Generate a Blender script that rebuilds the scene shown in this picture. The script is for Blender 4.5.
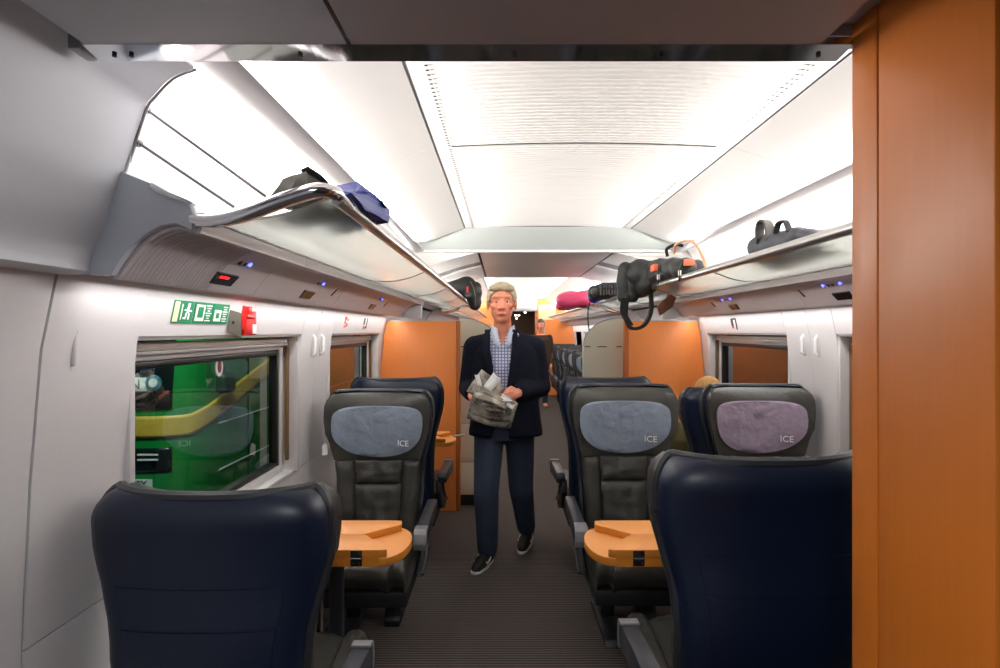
import bpy, bmesh, math, random
from mathutils import Vector, Matrix, noise
random.seed(7)
R = math.radians
PI = math.pi
for o in list(bpy.data.objects):
    bpy.data.objects.remove(o, do_unlink=True)
sc = bpy.context.scene
C = sc.collection

# ------------------------------------------------------------------ camera
cam_d = bpy.data.cameras.new('camera')
cam = bpy.data.objects.new('camera', cam_d)
C.objects.link(cam)
cam.location = (0, 0, 1.49)
cam.rotation_euler = (R(90), 0, 0)
cam_d.sensor_width = 36
cam_d.lens = 36 * 580 / 1000
cam_d.shift_x = -0.003
cam_d.shift_y = -0.003
cam_d.clip_start = 0.02
sc.camera = cam

# ------------------------------------------------------------------ world, exposure
w = bpy.data.worlds.new('night')
sc.world = w
w.use_nodes = True
w.node_tree.nodes['Background'].inputs[0].default_value = (0.01, 0.013, 0.02, 1)
w.node_tree.nodes['Background'].inputs[1].default_value = 0.3
sc.view_settings.view_transform = 'Standard'
sc.view_settings.look = 'None'
sc.view_settings.gamma = 1
sc.view_settings.exposure = 0.2
sc.view_settings.use_curve_mapping = False
try:
    sc.cycles.use_denoising = True
    sc.cycles.max_bounces = 10
    sc.cycles.diffuse_bounces = 6
    sc.cycles.transparent_max_bounces = 12
    sc.cycles.sample_clamp_indirect = 6
except Exception:
    pass

XC = 0.325            # centre line of the car; the camera stands at X = 0
def SX(side, d):
    return XC + side * d

def area(name, loc, rot, sx, sy, power, col):
    l = bpy.data.lights.new(name, 'AREA')
    l.shape = 'RECTANGLE'
    l.size, l.size_y = sx, sy
    l.energy = power
    l.color = col
    o = bpy.data.objects.new(name, l)
    C.objects.link(o)
    o.location = loc
    o.rotation_euler = rot
    return o

COOL = (1.0, 0.97, 0.95)
Y0 = 1.26             # where the luggage racks begin
for s in (-1, 1):
    # fluorescent tubes lying in the cove on top of the grey strip, shining up
    for (ya, yb) in ((1.10, 4.05), (6.55, 13.4)):
        L = yb - ya
        area('cove_tube_light', (SX(s, 0.955), (ya + yb) / 2, 2.094), (0, R(112) * s, 0), 0.03, L, 13.0 * L, COOL)
        # the same tubes seen from the rack side: light thrown outwards and down
        area('cove_side_light', (SX(s, 1.003), (ya + yb) / 2, 2.085), (0, R(-70) * s, 0), 0.03, L, 4.6 * L, COOL)
    # lamps under the service panels washing the window wall
    for (ya, yb) in ((1.32, 4.76), (6.2, 13.4)):
        L = yb - ya
        area('wall_wash_light', (SX(s, 1.235), (ya + yb) / 2, 1.612), (0, R(8) * s, 0), 0.04, L, 1.9 * L, COOL)
    area('bay_cove_light', (SX(s, 1.10), 5.33, 1.80), (0, R(150) * s, 0), 0.05, 2.0, 12, COOL)
# downlights of the luggage bay and the entrance vestibule
area('bay_light', (XC, 5.3, 2.06), (0, 0, 0), 0.6, 0.5, 7, (1, 0.9, 0.8))
area('vestibule_light', (-0.05, -0.25, 1.97), (0, 0, 0), 0.35, 0.2, 17, (0.95, 0.97, 1.0))
area('far_vestibule_light', (XC, 14.6, 2.1), (0, 0, 0), 0.4, 0.4, 8, (1.0, 0.8, 0.6))
# added lamp outside the left-hand windows, placed to light the green train
area('added_train_light', (-1.65, 2.9, 2.9), (R(42), 0, R(18)), 1.0, 0.4, 85, (0.92, 1.0, 0.94))

# ------------------------------------------------------------------ materials
def lin(c):
    return tuple(((v / 255) / 12.92) if v / 255 <= 0.04045 else (((v / 255) + 0.055) / 1.055) ** 2.4 for v in c)

def mat(name, rgb, rough=0.5, metal=0.0, spec=0.5, noise_amt=0.0, noise_scale=30, bump=0.0, bump_scale=200, coat=0.0, emit=None, emit_s=0.0, sheen=0.0, stretch=None, bump_d=0.004):
    m = bpy.data.materials.new(name)
    m.use_nodes = True
    nt = m.node_tree
    b = nt.nodes['Principled BSDF']
    c = lin(rgb)
    b.inputs['Base Color'].default_value = (*c, 1)
    b.inputs['Roughness'].default_value = rough
    b.inputs['Metallic'].default_value = metal
    b.inputs['Specular IOR Level'].default_value = spec
    b.inputs['Coat Weight'].default_value = coat
    b.inputs['Sheen Weight'].default_value = sheen
    if emit:
        b.inputs['Emission Color'].default_value = (*lin(emit), 1)
        b.inputs['Emission Strength'].default_value = emit_s
    if noise_amt or bump:
        tc = nt.nodes.new('ShaderNodeTexCoord')
        src = tc.outputs['Object']
        if stretch:
            mp = nt.nodes.new('ShaderNodeMapping')
            mp.inputs['Scale'].default_value = stretch
            nt.links.new(src, mp.inputs['Vector'])
            src = mp.outputs['Vector']
    if noise_amt:
        n = nt.nodes.new('ShaderNodeTexNoise')
        n.inputs['Scale'].default_value = noise_scale
        n.inputs['Detail'].default_value = 4
        nt.links.new(src, n.inputs['Vector'])
        mx = nt.nodes.new('ShaderNodeMix')
        mx.data_type = 'RGBA'
        mx.inputs['A'].default_value = (*[v * (1 - noise_amt) for v in c], 1)
        mx.inputs['B'].default_value = (*[min(1, v * (1 + noise_amt)) for v in c], 1)
        nt.links.new(n.outputs['Fac'], mx.inputs['Factor'])
        nt.links.new(mx.outputs['Result'], b.inputs['Base Color'])
    if bump:
        n2 = nt.nodes.new('ShaderNodeTexNoise')
        n2.inputs['Scale'].default_value = bump_scale
        n2.inputs['Detail'].default_value = 3
        nt.links.new(src, n2.inputs['Vector'])
        bp = nt.nodes.new('ShaderNodeBump')
        bp.inputs['Strength'].default_value = bump
        bp.inputs['Distance'].default_value = bump_d
        nt.links.new(n2.outputs['Fac'], bp.inputs['Height'])
        nt.links.new(bp.outputs['Normal'], b.inputs['Normal'])
    return m

M = {}
M['white'] = mat('ceiling white', (236, 234, 230), 0.35, noise_amt=0.02, noise_scale=4)
M['ceil_edge'] = mat('ceiling edge white', (225, 224, 220), 0.35)
M['wall'] = mat('wall grey', (214, 211, 212), 0.5, noise_amt=0.03, noise_scale=60, bump=0.05, bump_scale=500)
M['panel'] = mat('end panel grey', (186, 188, 194), 0.55, noise_amt=0.03, noise_scale=300, bump=0.05, bump_scale=600)
M['service'] = mat('service panel', (196, 188, 190), 0.4, noise_amt=0.02)
M['bracket'] = mat('bracket grey', (182, 187, 196), 0.45, noise_amt=0.02)
M['strip'] = mat('cove strip', (150, 148, 150), 0.35, metal=0.3)
M['vceil'] = mat('vestibule ceiling', (158, 150, 150), 0.4, noise_amt=0.03, noise_scale=200)
M['black'] = mat('black gap', (10, 10, 11), 0.6)
M['rubber'] = mat('rubber', (18, 19, 20), 0.5)
M['chrome'] = mat('chrome', (225, 225, 228), 0.09, metal=1.0)
M['alu'] = mat('brushed aluminium', (190, 188, 186), 0.28, metal=1.0, noise_amt=0.08, noise_scale=20, stretch=(1, 40, 40))
M['brushed'] = mat('brushed ceiling metal', (190, 180, 173), 0.35, metal=0.15, noise_amt=0.08, noise_scale=14, stretch=(1, 30, 1))
M['flap'] = mat('grey flap', (160, 155, 158), 0.3, metal=0.5)
M['shell'] = mat('navy seat shell', (7, 23, 48), 0.40, spec=0.5, noise_amt=0.06, noise_scale=8)
M['leather'] = mat('black leather', (56, 55, 50), 0.4, noise_amt=0.15, noise_scale=12, bump=0.5, bump_scale=30, bump_d=0.006)
M['rim'] = mat('soft rim', (40, 42, 46), 0.45, bump=0.1, bump_scale=300)
M['plastic'] = mat('dark plastic', (30, 31, 33), 0.45)
M['armgrey'] = mat('armrest grey', (128, 126, 130), 0.35)
M['armdark'] = mat('armrest dark', (52, 55, 62), 0.4)
M['cover'] = mat('antimacassar blue grey', (128, 139, 155), 0.9, noise_amt=0.06, noise_scale=30, bump=0.8, bump_scale=11, bump_d=0.02)
M['cover_mauve'] = mat('antimacassar mauve', (150, 135, 152), 0.9, noise_amt=0.06, noise_scale=30, bump=0.9, bump_scale=13, bump_d=0.02)
M['print'] = mat('white print', (238, 238, 238), 0.7)
M['table'] = mat('table beech', (238, 160, 88), 0.4, noise_amt=0.05, noise_scale=6, stretch=(1, 20, 20))
M['table_edge'] = mat('table edge', (205, 128, 40), 0.4, noise_amt=0.08, noise_scale=8, stretch=(1, 20, 20))
M['orange'] = mat('orange veneer', (238, 140, 68), 0.45, noise_amt=0.06, noise_scale=5, stretch=(12, 12, 1))
M['orange_edge'] = mat('orange edge', (178, 96, 34), 0.4)
M['wood'] = mat('pear wood', (184, 101, 27), 0.38, noise_amt=0.09, noise_scale=6, stretch=(14, 14, 0.8))
M['beige'] = mat('beige panel', (212, 208, 190), 0.4, noise_amt=0.02, noise_scale=80)
M['gasket'] = mat('window gasket', (14, 15, 16), 0.4)
M['frame'] = mat('window frame', (200, 196, 196), 0.3, noise_amt=0.02)
M['blind'] = mat('blind', (176, 166, 158), 0.6)
M['brownrail'] = mat('blind rail', (120, 88, 52), 0.4)
M['skin'] = mat('skin', (226, 142, 112), 0.5, noise_amt=0.05, noise_scale=20)
M['hair'] = mat('grey blond hair', (176, 160, 132), 0.6, noise_amt=0.25, noise_scale=40, bump=0.6, bump_scale=60, stretch=(3, 1, 1))
M['hair_brown'] = mat('brown hair', (84, 58, 34), 0.6, noise_amt=0.25, noise_scale=40, bump=0.6, bump_scale=60)
M['hair_blond'] = mat('ginger blond hair', (196, 148, 88), 0.55, noise_amt=0.35, noise_scale=30, bump=0.8, bump_scale=40, stretch=(4, 4, 1))
M['jacket'] = mat('navy jacket', (13, 17, 31), 0.9, spec=0.2, noise_amt=0.12, noise_scale=60, bump=0.5, bump_scale=9, bump_d=0.01)
M['jeans'] = mat('dark jeans', (46, 57, 77), 0.85, noise_amt=0.4, noise_scale=6, bump=0.4, bump_scale=14)
M['shoe'] = mat('black shoe', (20, 20, 21), 0.6)
M['sole'] = mat('white sole', (214, 210, 200), 0.6)
M['eye'] = mat('eye white', (225, 222, 218), 0.3)
M['iris'] = mat('iris', (50, 46, 40), 0.3)
M['lips'] = mat('lips', (186, 104, 90), 0.5)
M['olive'] = mat('olive jacket', (104, 98, 52), 0.85, noise_amt=0.1, noise_scale=20, bump=0.3, bump_scale=20)
M['brown_cloth'] = mat('brown clothes', (70, 48, 36), 0.85)
M['bag_black'] = mat('black nylon', (34, 35, 34), 0.6, noise_amt=0.2, noise_scale=20, bump=0.5, bump_scale=14)
M['bag_dark'] = mat('dark grey nylon', (58, 60, 68), 0.6, noise_amt=0.15, noise_scale=20, bump=0.5, bump_scale=14)
M['bag_taupe'] = mat('taupe bag', (64, 61, 56), 0.7, noise_amt=0.15, noise_scale=20, bump=0.5, bump_scale=14)
M['bag_blue'] = mat('blue nylon', (14, 34, 118), 0.5, noise_amt=0.15, noise_scale=14, bump=0.6, bump_scale=9)
M['bag_lilac'] = mat('lilac nylon', (120, 130, 190), 0.5)
M['bag_pink'] = mat('pink nylon', (196, 60, 100), 0.5, noise_amt=0.15, noise_scale=14, bump=0.5, bump_scale=9)
M['strap'] = mat('webbing', (26, 26, 27), 0.8)
M['tag'] = mat('brown leather tag', (96, 50, 26), 0.5)
M['patch'] = mat('orange patch', (232, 110, 76), 0.7)
M['buckle'] = mat('buckle', (220, 216, 206), 0.4)
M['copper'] = mat('copper tube', (214, 150, 118), 0.3, metal=0.6)
M['sign_green'] = mat('sign green', (20, 126, 84), 0.5)
M['sign_white'] = mat('sign white', (236, 240, 232), 0.5)
M['sign_cream'] = mat('sign cream', (232, 226, 178), 0.5)
M['red'] = mat('hammer red', (222, 36, 34), 0.4)
M['redtext'] = mat('red print', (206, 70, 58), 0.6)
M['darkprint'] = mat('dark print', (40, 38, 44), 0.6)
M['card'] = mat('card grey', (96, 92, 82), 0.5)
M['display'] = mat('display glass', (36, 26, 22), 0.2)
M['brass'] = mat('display brass', (96, 84, 52), 0.3)
M['led_blue'] = mat('blue led', (70, 80, 255), 0.3, emit=(80, 90, 255), emit_s=5)
M['led_red'] = mat('red led', (255, 40, 40), 0.3, emit=(255, 30, 30), emit_s=2.0)
M['lamp'] = mat('lamp', (255, 240, 220), 0.3, emit=(255, 235, 205), emit_s=8)
M['tgreen'] = mat('train green', (16, 130, 56), 0.3, noise_amt=0.05, noise_scale=3, coat=0.3)
M['tyellow'] = mat('train yellow', (214, 172, 66), 0.4)
M['tdark'] = mat('train dark', (16, 26, 26), 0.25)
M['tgrey'] = mat('train grey', (110, 112, 104), 0.5)
M['tblue'] = mat('roundel blue', (48, 120, 140), 0.4)
M['maroon'] = mat('maroon', (110, 30, 34), 0.4)

# carpet: transverse ribs, dark grey with a warm cast
def carpet():
    m = bpy.data.materials.new('ribbed carpet')
    m.use_nodes = True
    nt = m.node_tree
    b = nt.nodes['Principled BSDF']
    b.inputs['Roughness'].default_value = 0.95
    b.inputs['Specular IOR Level'].default_value = 0.15
    tc = nt.nodes.new('ShaderNodeTexCoord')
    wv = nt.nodes.new('ShaderNodeTexWave')
    wv.bands_direction = 'Y'
    wv.inputs['Scale'].default_value = 314.159 / 20 / 0.02 / 50.0
    wv.inputs['Distortion'].default_value = 0.3
    nt.links.new(tc.outputs['Object'], wv.inputs['Vector'])
    n = nt.nodes.new('ShaderNodeTexNoise')
    n.inputs['Scale'].default_value = 140
    nt.links.new(tc.outputs['Object'], n.inputs['Vector'])
    mx = nt.nodes.new('ShaderNodeMix'); mx.data_type = 'RGBA'
    mx.inputs['A'].default_value = (*lin((56, 52, 52)), 1)
    mx.inputs['B'].default_value = (*lin((124, 113, 108)), 1)
    nt.links.new(wv.outputs['Fac'], mx.inputs['Factor'])
    mx2 = nt.nodes.new('ShaderNodeMix'); mx2.data_type = 'RGBA'; mx2.blend_type = 'MULTIPLY'
    mx2.inputs['Factor'].default_value = 0.5
    nt.links.new(mx.outputs['Result'], mx2.inputs['A'])
    nt.links.new(n.outputs['Fac'], mx2.inputs['B'])
    nt.links.new(mx2.outputs['Result'], b.inputs['Base Color'])
    bp = nt.nodes.new('ShaderNodeBump'); bp.inputs['Strength'].default_value = 0.5; bp.inputs['Distance'].default_value = 0.004
    nt.links.new(wv.outputs['Fac'], bp.inputs['Height'])
    nt.links.new(bp.outputs['Normal'], b.inputs['Normal'])
    return m
M['carpet'] = carpet()

def shirt_mat():
    m = bpy.data.materials.new('checked shirt')
    m.use_nodes = True
    nt = m.node_tree
    b = nt.nodes['Principled BSDF']
    b.inputs['Roughness'].default_value = 0.85
    tc = nt.nodes.new('ShaderNodeTexCoord')
    facs = []
    for d in ('X', 'Z'):
        wv = nt.nodes.new('ShaderNodeTexWave')
        wv.bands_direction = d
        wv.inputs['Scale'].default_value = 16
        nt.links.new(tc.outputs['Object'], wv.inputs['Vector'])
        r = nt.nodes.new('ShaderNodeMath'); r.operation = 'GREATER_THAN'; r.inputs[1].default_value = 0.72
        nt.links.new(wv.outputs['Fac'], r.inputs[0])
        facs.append(r)
    mxx = nt.nodes.new('ShaderNodeMath'); mxx.operation = 'MAXIMUM'
    nt.links.new(facs[0].outputs[0], mxx.inputs[0]); nt.links.new(facs[1].outputs[0], mxx.inputs[1])
    mx = nt.nodes.new('ShaderNodeMix'); mx.data_type = 'RGBA'
    mx.inputs['A'].default_value = (*lin((226, 228, 238)), 1)
    mx.inputs['B'].default_value = (*lin((120, 130, 178)), 1)
    nt.links.new(mxx.outputs[0], mx.inputs['Factor'])
    nt.links.new(mx.outputs['Result'], b.inputs['Base Color'])
    return m
M['shirt'] = shirt_mat()

def paper_mat():
    m = bpy.data.materials.new('newsprint')
    m.use_nodes = True
    nt = m.node_tree
    b = nt.nodes['Principled BSDF']
    b.inputs['Roughness'].default_value = 0.8
    tc = nt.nodes.new('ShaderNodeTexCoord')
    br = nt.nodes.new('ShaderNodeTexBrick')
    br.inputs['Scale'].default_value = 20
    br.inputs['Color1'].default_value = (*lin((132, 126, 116)), 1)
    br.inputs['Color2'].default_value = (*lin((92, 88, 82)), 1)
    br.inputs['Mortar'].default_value = (*lin((156, 150, 136)), 1)
    br.inputs['Mortar Size'].default_value = 0.03
    nt.links.new(tc.outputs['Object'], br.inputs['Vector'])
    n = nt.nodes.new('ShaderNodeTexNoise'); n.inputs['Scale'].default_value = 9
    nt.links.new(tc.outputs['Object'], n.inputs['Vector'])
    mx = nt.nodes.new('ShaderNodeMix'); mx.data_type = 'RGBA'
    mx.inputs['B'].default_value = (*lin((204, 196, 180)), 1)
    rp = nt.nodes.new('ShaderNodeMapRange'); rp.inputs[1].default_value = 0.45; rp.inputs[2].default_value = 0.65
    nt.links.new(n.outputs['Fac'], rp.inputs[0])
    nt.links.new(rp.outputs[0], mx.inputs['Factor'])
    nt.links.new(br.outputs['Color'], mx.inputs['A'])
    nt.links.new(mx.outputs['Result'], b.inputs['Base Color'])
    return m
M['paper'] = paper_mat()

def glass_mat(name, tint, refl, rough=0.0):
    m = bpy.data.materials.new(name)
    m.use_nodes = True
    nt = m.node_tree
    nt.nodes.remove(nt.nodes['Principled BSDF'])
    out = nt.nodes['Material Output']
    t = nt.nodes.new('ShaderNodeBsdfTransparent'); t.inputs[0].default_value = (*tint, 1)
    g = nt.nodes.new('ShaderNodeBsdfGlossy'); g.inputs['Roughness'].default_value = rough
    fr = nt.nodes.new('ShaderNodeFresnel'); fr.inputs['IOR'].default_value = refl
    mx = nt.nodes.new('ShaderNodeMixShader')
    # reflect at the front face only; inside the pane the ray just leaves
    ge = nt.nodes.new('ShaderNodeNewGeometry')
    inv = nt.nodes.new('ShaderNodeMath'); inv.operation = 'SUBTRACT'; inv.inputs[0].default_value = 1
    nt.links.new(ge.outputs['Backfacing'], inv.inputs[1])
    mu = nt.nodes.new('ShaderNodeMath'); mu.operation = 'MULTIPLY'
    nt.links.new(fr.outputs[0], mu.inputs[0]); nt.links.new(inv.outputs[0], mu.inputs[1])
    nt.links.new(mu.outputs[0], mx.inputs[0]); nt.links.new(t.outputs[0], mx.inputs[1]); nt.links.new(g.outputs[0], mx.inputs[2])
    nt.links.new(mx.outputs[0], out.inputs[0])
    return m
M['glass'] = glass_mat('window glass', (0.76, 0.86, 0.82), 3.6)
M['doorglass'] = glass_mat('door glass', (0.9, 0.9, 0.88), 1.4)

def frosted():
    m = bpy.data.materials.new('frosted rack glass')
    m.use_nodes = True
    nt = m.node_tree
    nt.nodes.remove(nt.nodes['Principled BSDF'])
    out = nt.nodes['Material Output']
    t = nt.nodes.new('ShaderNodeBsdfTranslucent'); t.inputs[0].default_value = (0.93, 0.96, 0.93, 1)
    df = nt.nodes.new('ShaderNodeBsdfDiffuse'); df.inputs[0].default_value = (0.62, 0.64, 0.60, 1)
    g = nt.nodes.new('ShaderNodeBsdfGlossy'); g.inputs['Roughness'].default_value = 0.06
    m1 = nt.nodes.new('ShaderNodeMixShader'); m1.inputs[0].default_value = 0.08
    nt.links.new(t.outputs[0], m1.inputs[1]); nt.links.new(df.outputs[0], m1.inputs[2])
    fr = nt.nodes.new('ShaderNodeFresnel'); fr.inputs['IOR'].default_value = 1.28
    m2 = nt.nodes.new('ShaderNodeMixShader')
    nt.links.new(fr.outputs[0], m2.inputs[0]); nt.links.new(m1.outputs[0], m2.inputs[1]); nt.links.new(g.outputs[0], m2.inputs[2])
    nt.links.new(m2.outputs[0], out.inputs[0])
    return m
M['frost'] = frosted()

# ------------------------------------------------------------------ mesh helpers
class MB:
    def __init__(s):
        s.v = []; s.f = []
    def add(s, vs, fs):
        k = len(s.v)
        s.v += [tuple(p) for p in vs]
        s.f += [tuple(i + k for i in f) for f in fs]
        return s
    def box(s, x0, x1, y0, y1, z0, z1):
        return s.add([(x0, y0, z0), (x1, y0, z0), (x1, y1, z0), (x0, y1, z0), (x0, y0, z1), (x1, y0, z1), (x1, y1, z1), (x0, y1, z1)],
                     [(0, 3, 2, 1), (4, 5, 6, 7), (0, 1, 5, 4), (1, 2, 6, 5), (2, 3, 7, 6), (3, 0, 4, 7)])
    def loft(s, loops, cap=True, closed=True):
        n = len(loops[0])
        vs = [p for l in loops for p in l]
        fs = []
        for i in range(len(loops) - 1):
            for j in range(n if closed else n - 1):
                a = i * n + j; b = i * n + (j + 1) % n
                fs.append((a, b, b + n, a + n))
        if cap and closed:
            fs.append(tuple(range(n - 1, -1, -1)))
            fs.append(tuple((len(loops) - 1) * n + j for j in range(n)))
        return s.add(vs, fs)
    def grid(s, pts):
        nr, nc = len(pts), len(pts[0])
        return s.add([p for r in pts for p in r], [(i * nc + j, i * nc + j + 1, (i + 1) * nc + j + 1, (i + 1) * nc + j) for i in range(nr - 1) for j in range(nc - 1)])
    def tube(s, path, r, n=8):
        path = [Vector(p) for p in path]
        loops = []
        up = Vector((0.13, 0.21, 0.97))
        for i, p in enumerate(path):
            t = (path[min(i + 1, len(path) - 1)] - path[max(i - 1, 0)]).normalized()
            a = t.cross(up)
            if a.length < 1e-3:
                a = t.cross(Vector((1, 0, 0)))
            a.normalize()
            b = t.cross(a).normalized()
            rr = r[i] if isinstance(r, (list, tuple)) else r
            loops.append([p + a * math.cos(2 * PI * k / n) * rr + b * math.sin(2 * PI * k / n) * rr for k in range(n)])
        return s.loft(loops)
    def ribbon(s, path, wvec, th):
        """flat strap along a path; wvec is the width vector"""
        path = [Vector(p) for p in path]; wv = Vector(wvec)
        loops = []
        for i, p in enumerate(path):
            t = (path[min(i + 1, len(path) - 1)] - path[max(i - 1, 0)]).normalized()
            nrm = t.cross(wv).normalized() * th / 2
            loops.append([p + wv / 2 + nrm, p + wv / 2 - nrm, p - wv / 2 - nrm, p - wv / 2 + nrm])
        return s.loft(loops)
    def prism(s, poly, axis, a, b):
        """poly: 2D points; axis 0,1,2 = extrusion axis"""
        def P(u, v, t):
            return ((t, u, v), (u, t, v), (u, v, t))[axis]
        return s.loft([[P(u, v, a) for u, v in poly], [P(u, v, b) for u, v in poly]])
    def build(s, name, m, parent=None, smooth=False, bevel=0.0, seg=2, loc=None, sharp=35):
        me = bpy.data.meshes.new(name)
        me.from_pydata(s.v, [], s.f)
        bm = bmesh.new(); bm.from_mesh(me)
        bmesh.ops.remove_doubles(bm, verts=bm.verts, dist=1e-6)
        bmesh.ops.recalc_face_normals(bm, faces=bm.faces)
        if bevel:
            es = [e for e in bm.edges if len(e.link_faces) == 2 and e.calc_face_angle(0) > R(25)]
            bmesh.ops.bevel(bm, geom=es, offset=bevel, segments=seg, affect='EDGES', profile=0.5, clamp_overlap=True)
        if smooth or bevel:
            for f in bm.faces: f.smooth = True
            for e in bm.edges:
                if len(e.link_faces) == 2 and e.calc_face_angle(0) > R(sharp): e.smooth = False
        bm.to_mesh(me); bm.free()
        me.materials.append(M[m] if isinstance(m, str) else m)
        o = bpy.data.objects.new(name, me)
        C.objects.link(o)
        if parent is not None: o.parent = parent
        if loc is not None: o.location = loc
        return o

def box(name, m, x0, x1, y0, y1, z0, z1, parent=None, bevel=0.0, seg=2):
    return MB().box(x0, x1, y0, y1, z0, z1).build(name, m, parent, bevel=bevel, seg=seg)

def tag(o, label=None, cat=None, group=None, kind=None):
    if label: o['label'] = label
    if cat: o['category'] = cat
    if group: o['group'] = group
    if kind: o['kind'] = kind
    return o
def struct(o):
    o['kind'] = 'structure'; return o
def empty(name, loc=(0, 0, 0), rz=0, label=None, cat=None, group=None):
    o = bpy.data.objects.new(name, None)
    o.empty_display_size = 0.1
    C.objects.link(o); o.location = loc; o.rotation_euler = (0, 0, rz)
    return tag(o, label, cat, group)
def copy_tree(o, parent=None):
    c = o.copy(); C.objects.link(c)
    if parent is not None: c.parent = parent
    for ch in list(o.children): copy_tree(ch, c)
    return c
def ob_from_eval(o, name, mats):
    dg = bpy.context.evaluated_depsgraph_get()
    me = bpy.data.meshes.new_from_object(o.evaluated_get(dg))
    me.name = name
    me.materials.clear()
    for m in mats: me.materials.append(m)
    return me
def text_obj(body, size, m, parent, mtx, name='lettering', ext=0.0006):
    cu = bpy.data.curves.new(name, 'FONT')
    cu.body = body; cu.size = size; cu.extrude = ext; cu.align_x = 'CENTER'; cu.align_y = 'CENTER'; cu.resolution_u = 3
    t = bpy.data.objects.new(name, cu); C.objects.link(t)
    bpy.context.view_layer.update()
    me = ob_from_eval(t, name, [M[m]])
    bpy.data.objects.remove(t, do_unlink=True)
    me.transform(mtx)
    o = bpy.data.objects.new(name, me); C.objects.link(o)
    if parent is not None: o.parent = parent
    return o
def smooth_path(pts, n=6):
    """Catmull-Rom through points"""
    P = [Vector(p) for p in pts]
    out = []
    for i in range(len(P) - 1):
        p0 = P[max(i - 1, 0)]; p1 = P[i]; p2 = P[i + 1]; p3 = P[min(i + 2, len(P) - 1)]
        for k in range(n):
            t = k / n
            out.append(0.5 * ((2 * p1) + (-p0 + p2) * t + (2 * p0 - 5 * p1 + 4 * p2 - p3) * t * t + (-p0 + 3 * p1 - 3 * p2 + p3) * t ** 3))
    out.append(P[-1])
    return out
def interp(tab, z):
    if z <= tab[0][0]: return tab[0][1]
    for (a, va), (b, vb) in zip(tab, tab[1:]):
        if z <= b:
            t = (z - a) / (b - a); t = t * t * (3 - 2 * t)
            return va + (vb - va) * t
    return tab[-1][1]

def sheet(side, prof, y0, y1, th, name, m, parent=None, smooth=True):
    """a bent sheet: profile of (d, z) points swept along Y, thickened outwards"""
    n = len(prof)
    off = []
    for i, (d, z) in enumerate(prof):
        a = prof[max(i - 1, 0)]; b = prof[min(i + 1, n - 1)]
        td, tz = b[0] - a[0], b[1] - a[1]
        l = math.hypot(td, tz)
        off.append((d + (-tz / l) * th * -1 * -1, z + (td / l) * th))
    poly = [(SX(side, d), z) for d, z in prof] + [(SX(side, d), z) for d, z in reversed(off)]
    return MB().prism(poly, 1, y0, y1).build(name, m, parent, smooth=smooth, sharp=40)

# =================================================================== SETTING
YEND = 13.5
floor = struct(box('floor', 'carpet', -1.1, 1.75, -1.4, 17, -0.05, 0.0))

# ---- walls
WPROF = [(1.335, 0.0), (1.36, 0.4), (1.36, 0.8), (1.345, 1.15), (1.32, 1.45), (1.285, 1.62), (1.24, 1.73)]
def wd(z):
    for (d0, z0), (d1, z1) in zip(WPROF, WPROF[1:]):
        if z <= z1: return d0 + (d1 - d0) * (z - z0) / (z1 - z0)
    return WPROF[-1][0]
def wprof(z0, z1):
    zs = [z0] + [z for _, z in WPROF if z0 + 0.01 < z < z1 - 0.01] + [z1]
    if z1 - z0 > 0.5:
        zs = sorted(set(zs + [z0 + (z1 - z0) * k / 8 for k in range(9)]))
    return [(wd(z), z) for z in zs]
def wall_sheet(side, z0, z1, y0, y1, name, m, parent, th=0.02):
    prof = wprof(z0, z1)
    poly = [(SX(side, d), z) for d, z in prof] + [(SX(side, d + th), z) for d, z in reversed(prof)]
    return MB().prism(poly, 1, y0, y1).build(name, m, parent, smooth=True, sharp=40)

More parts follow.
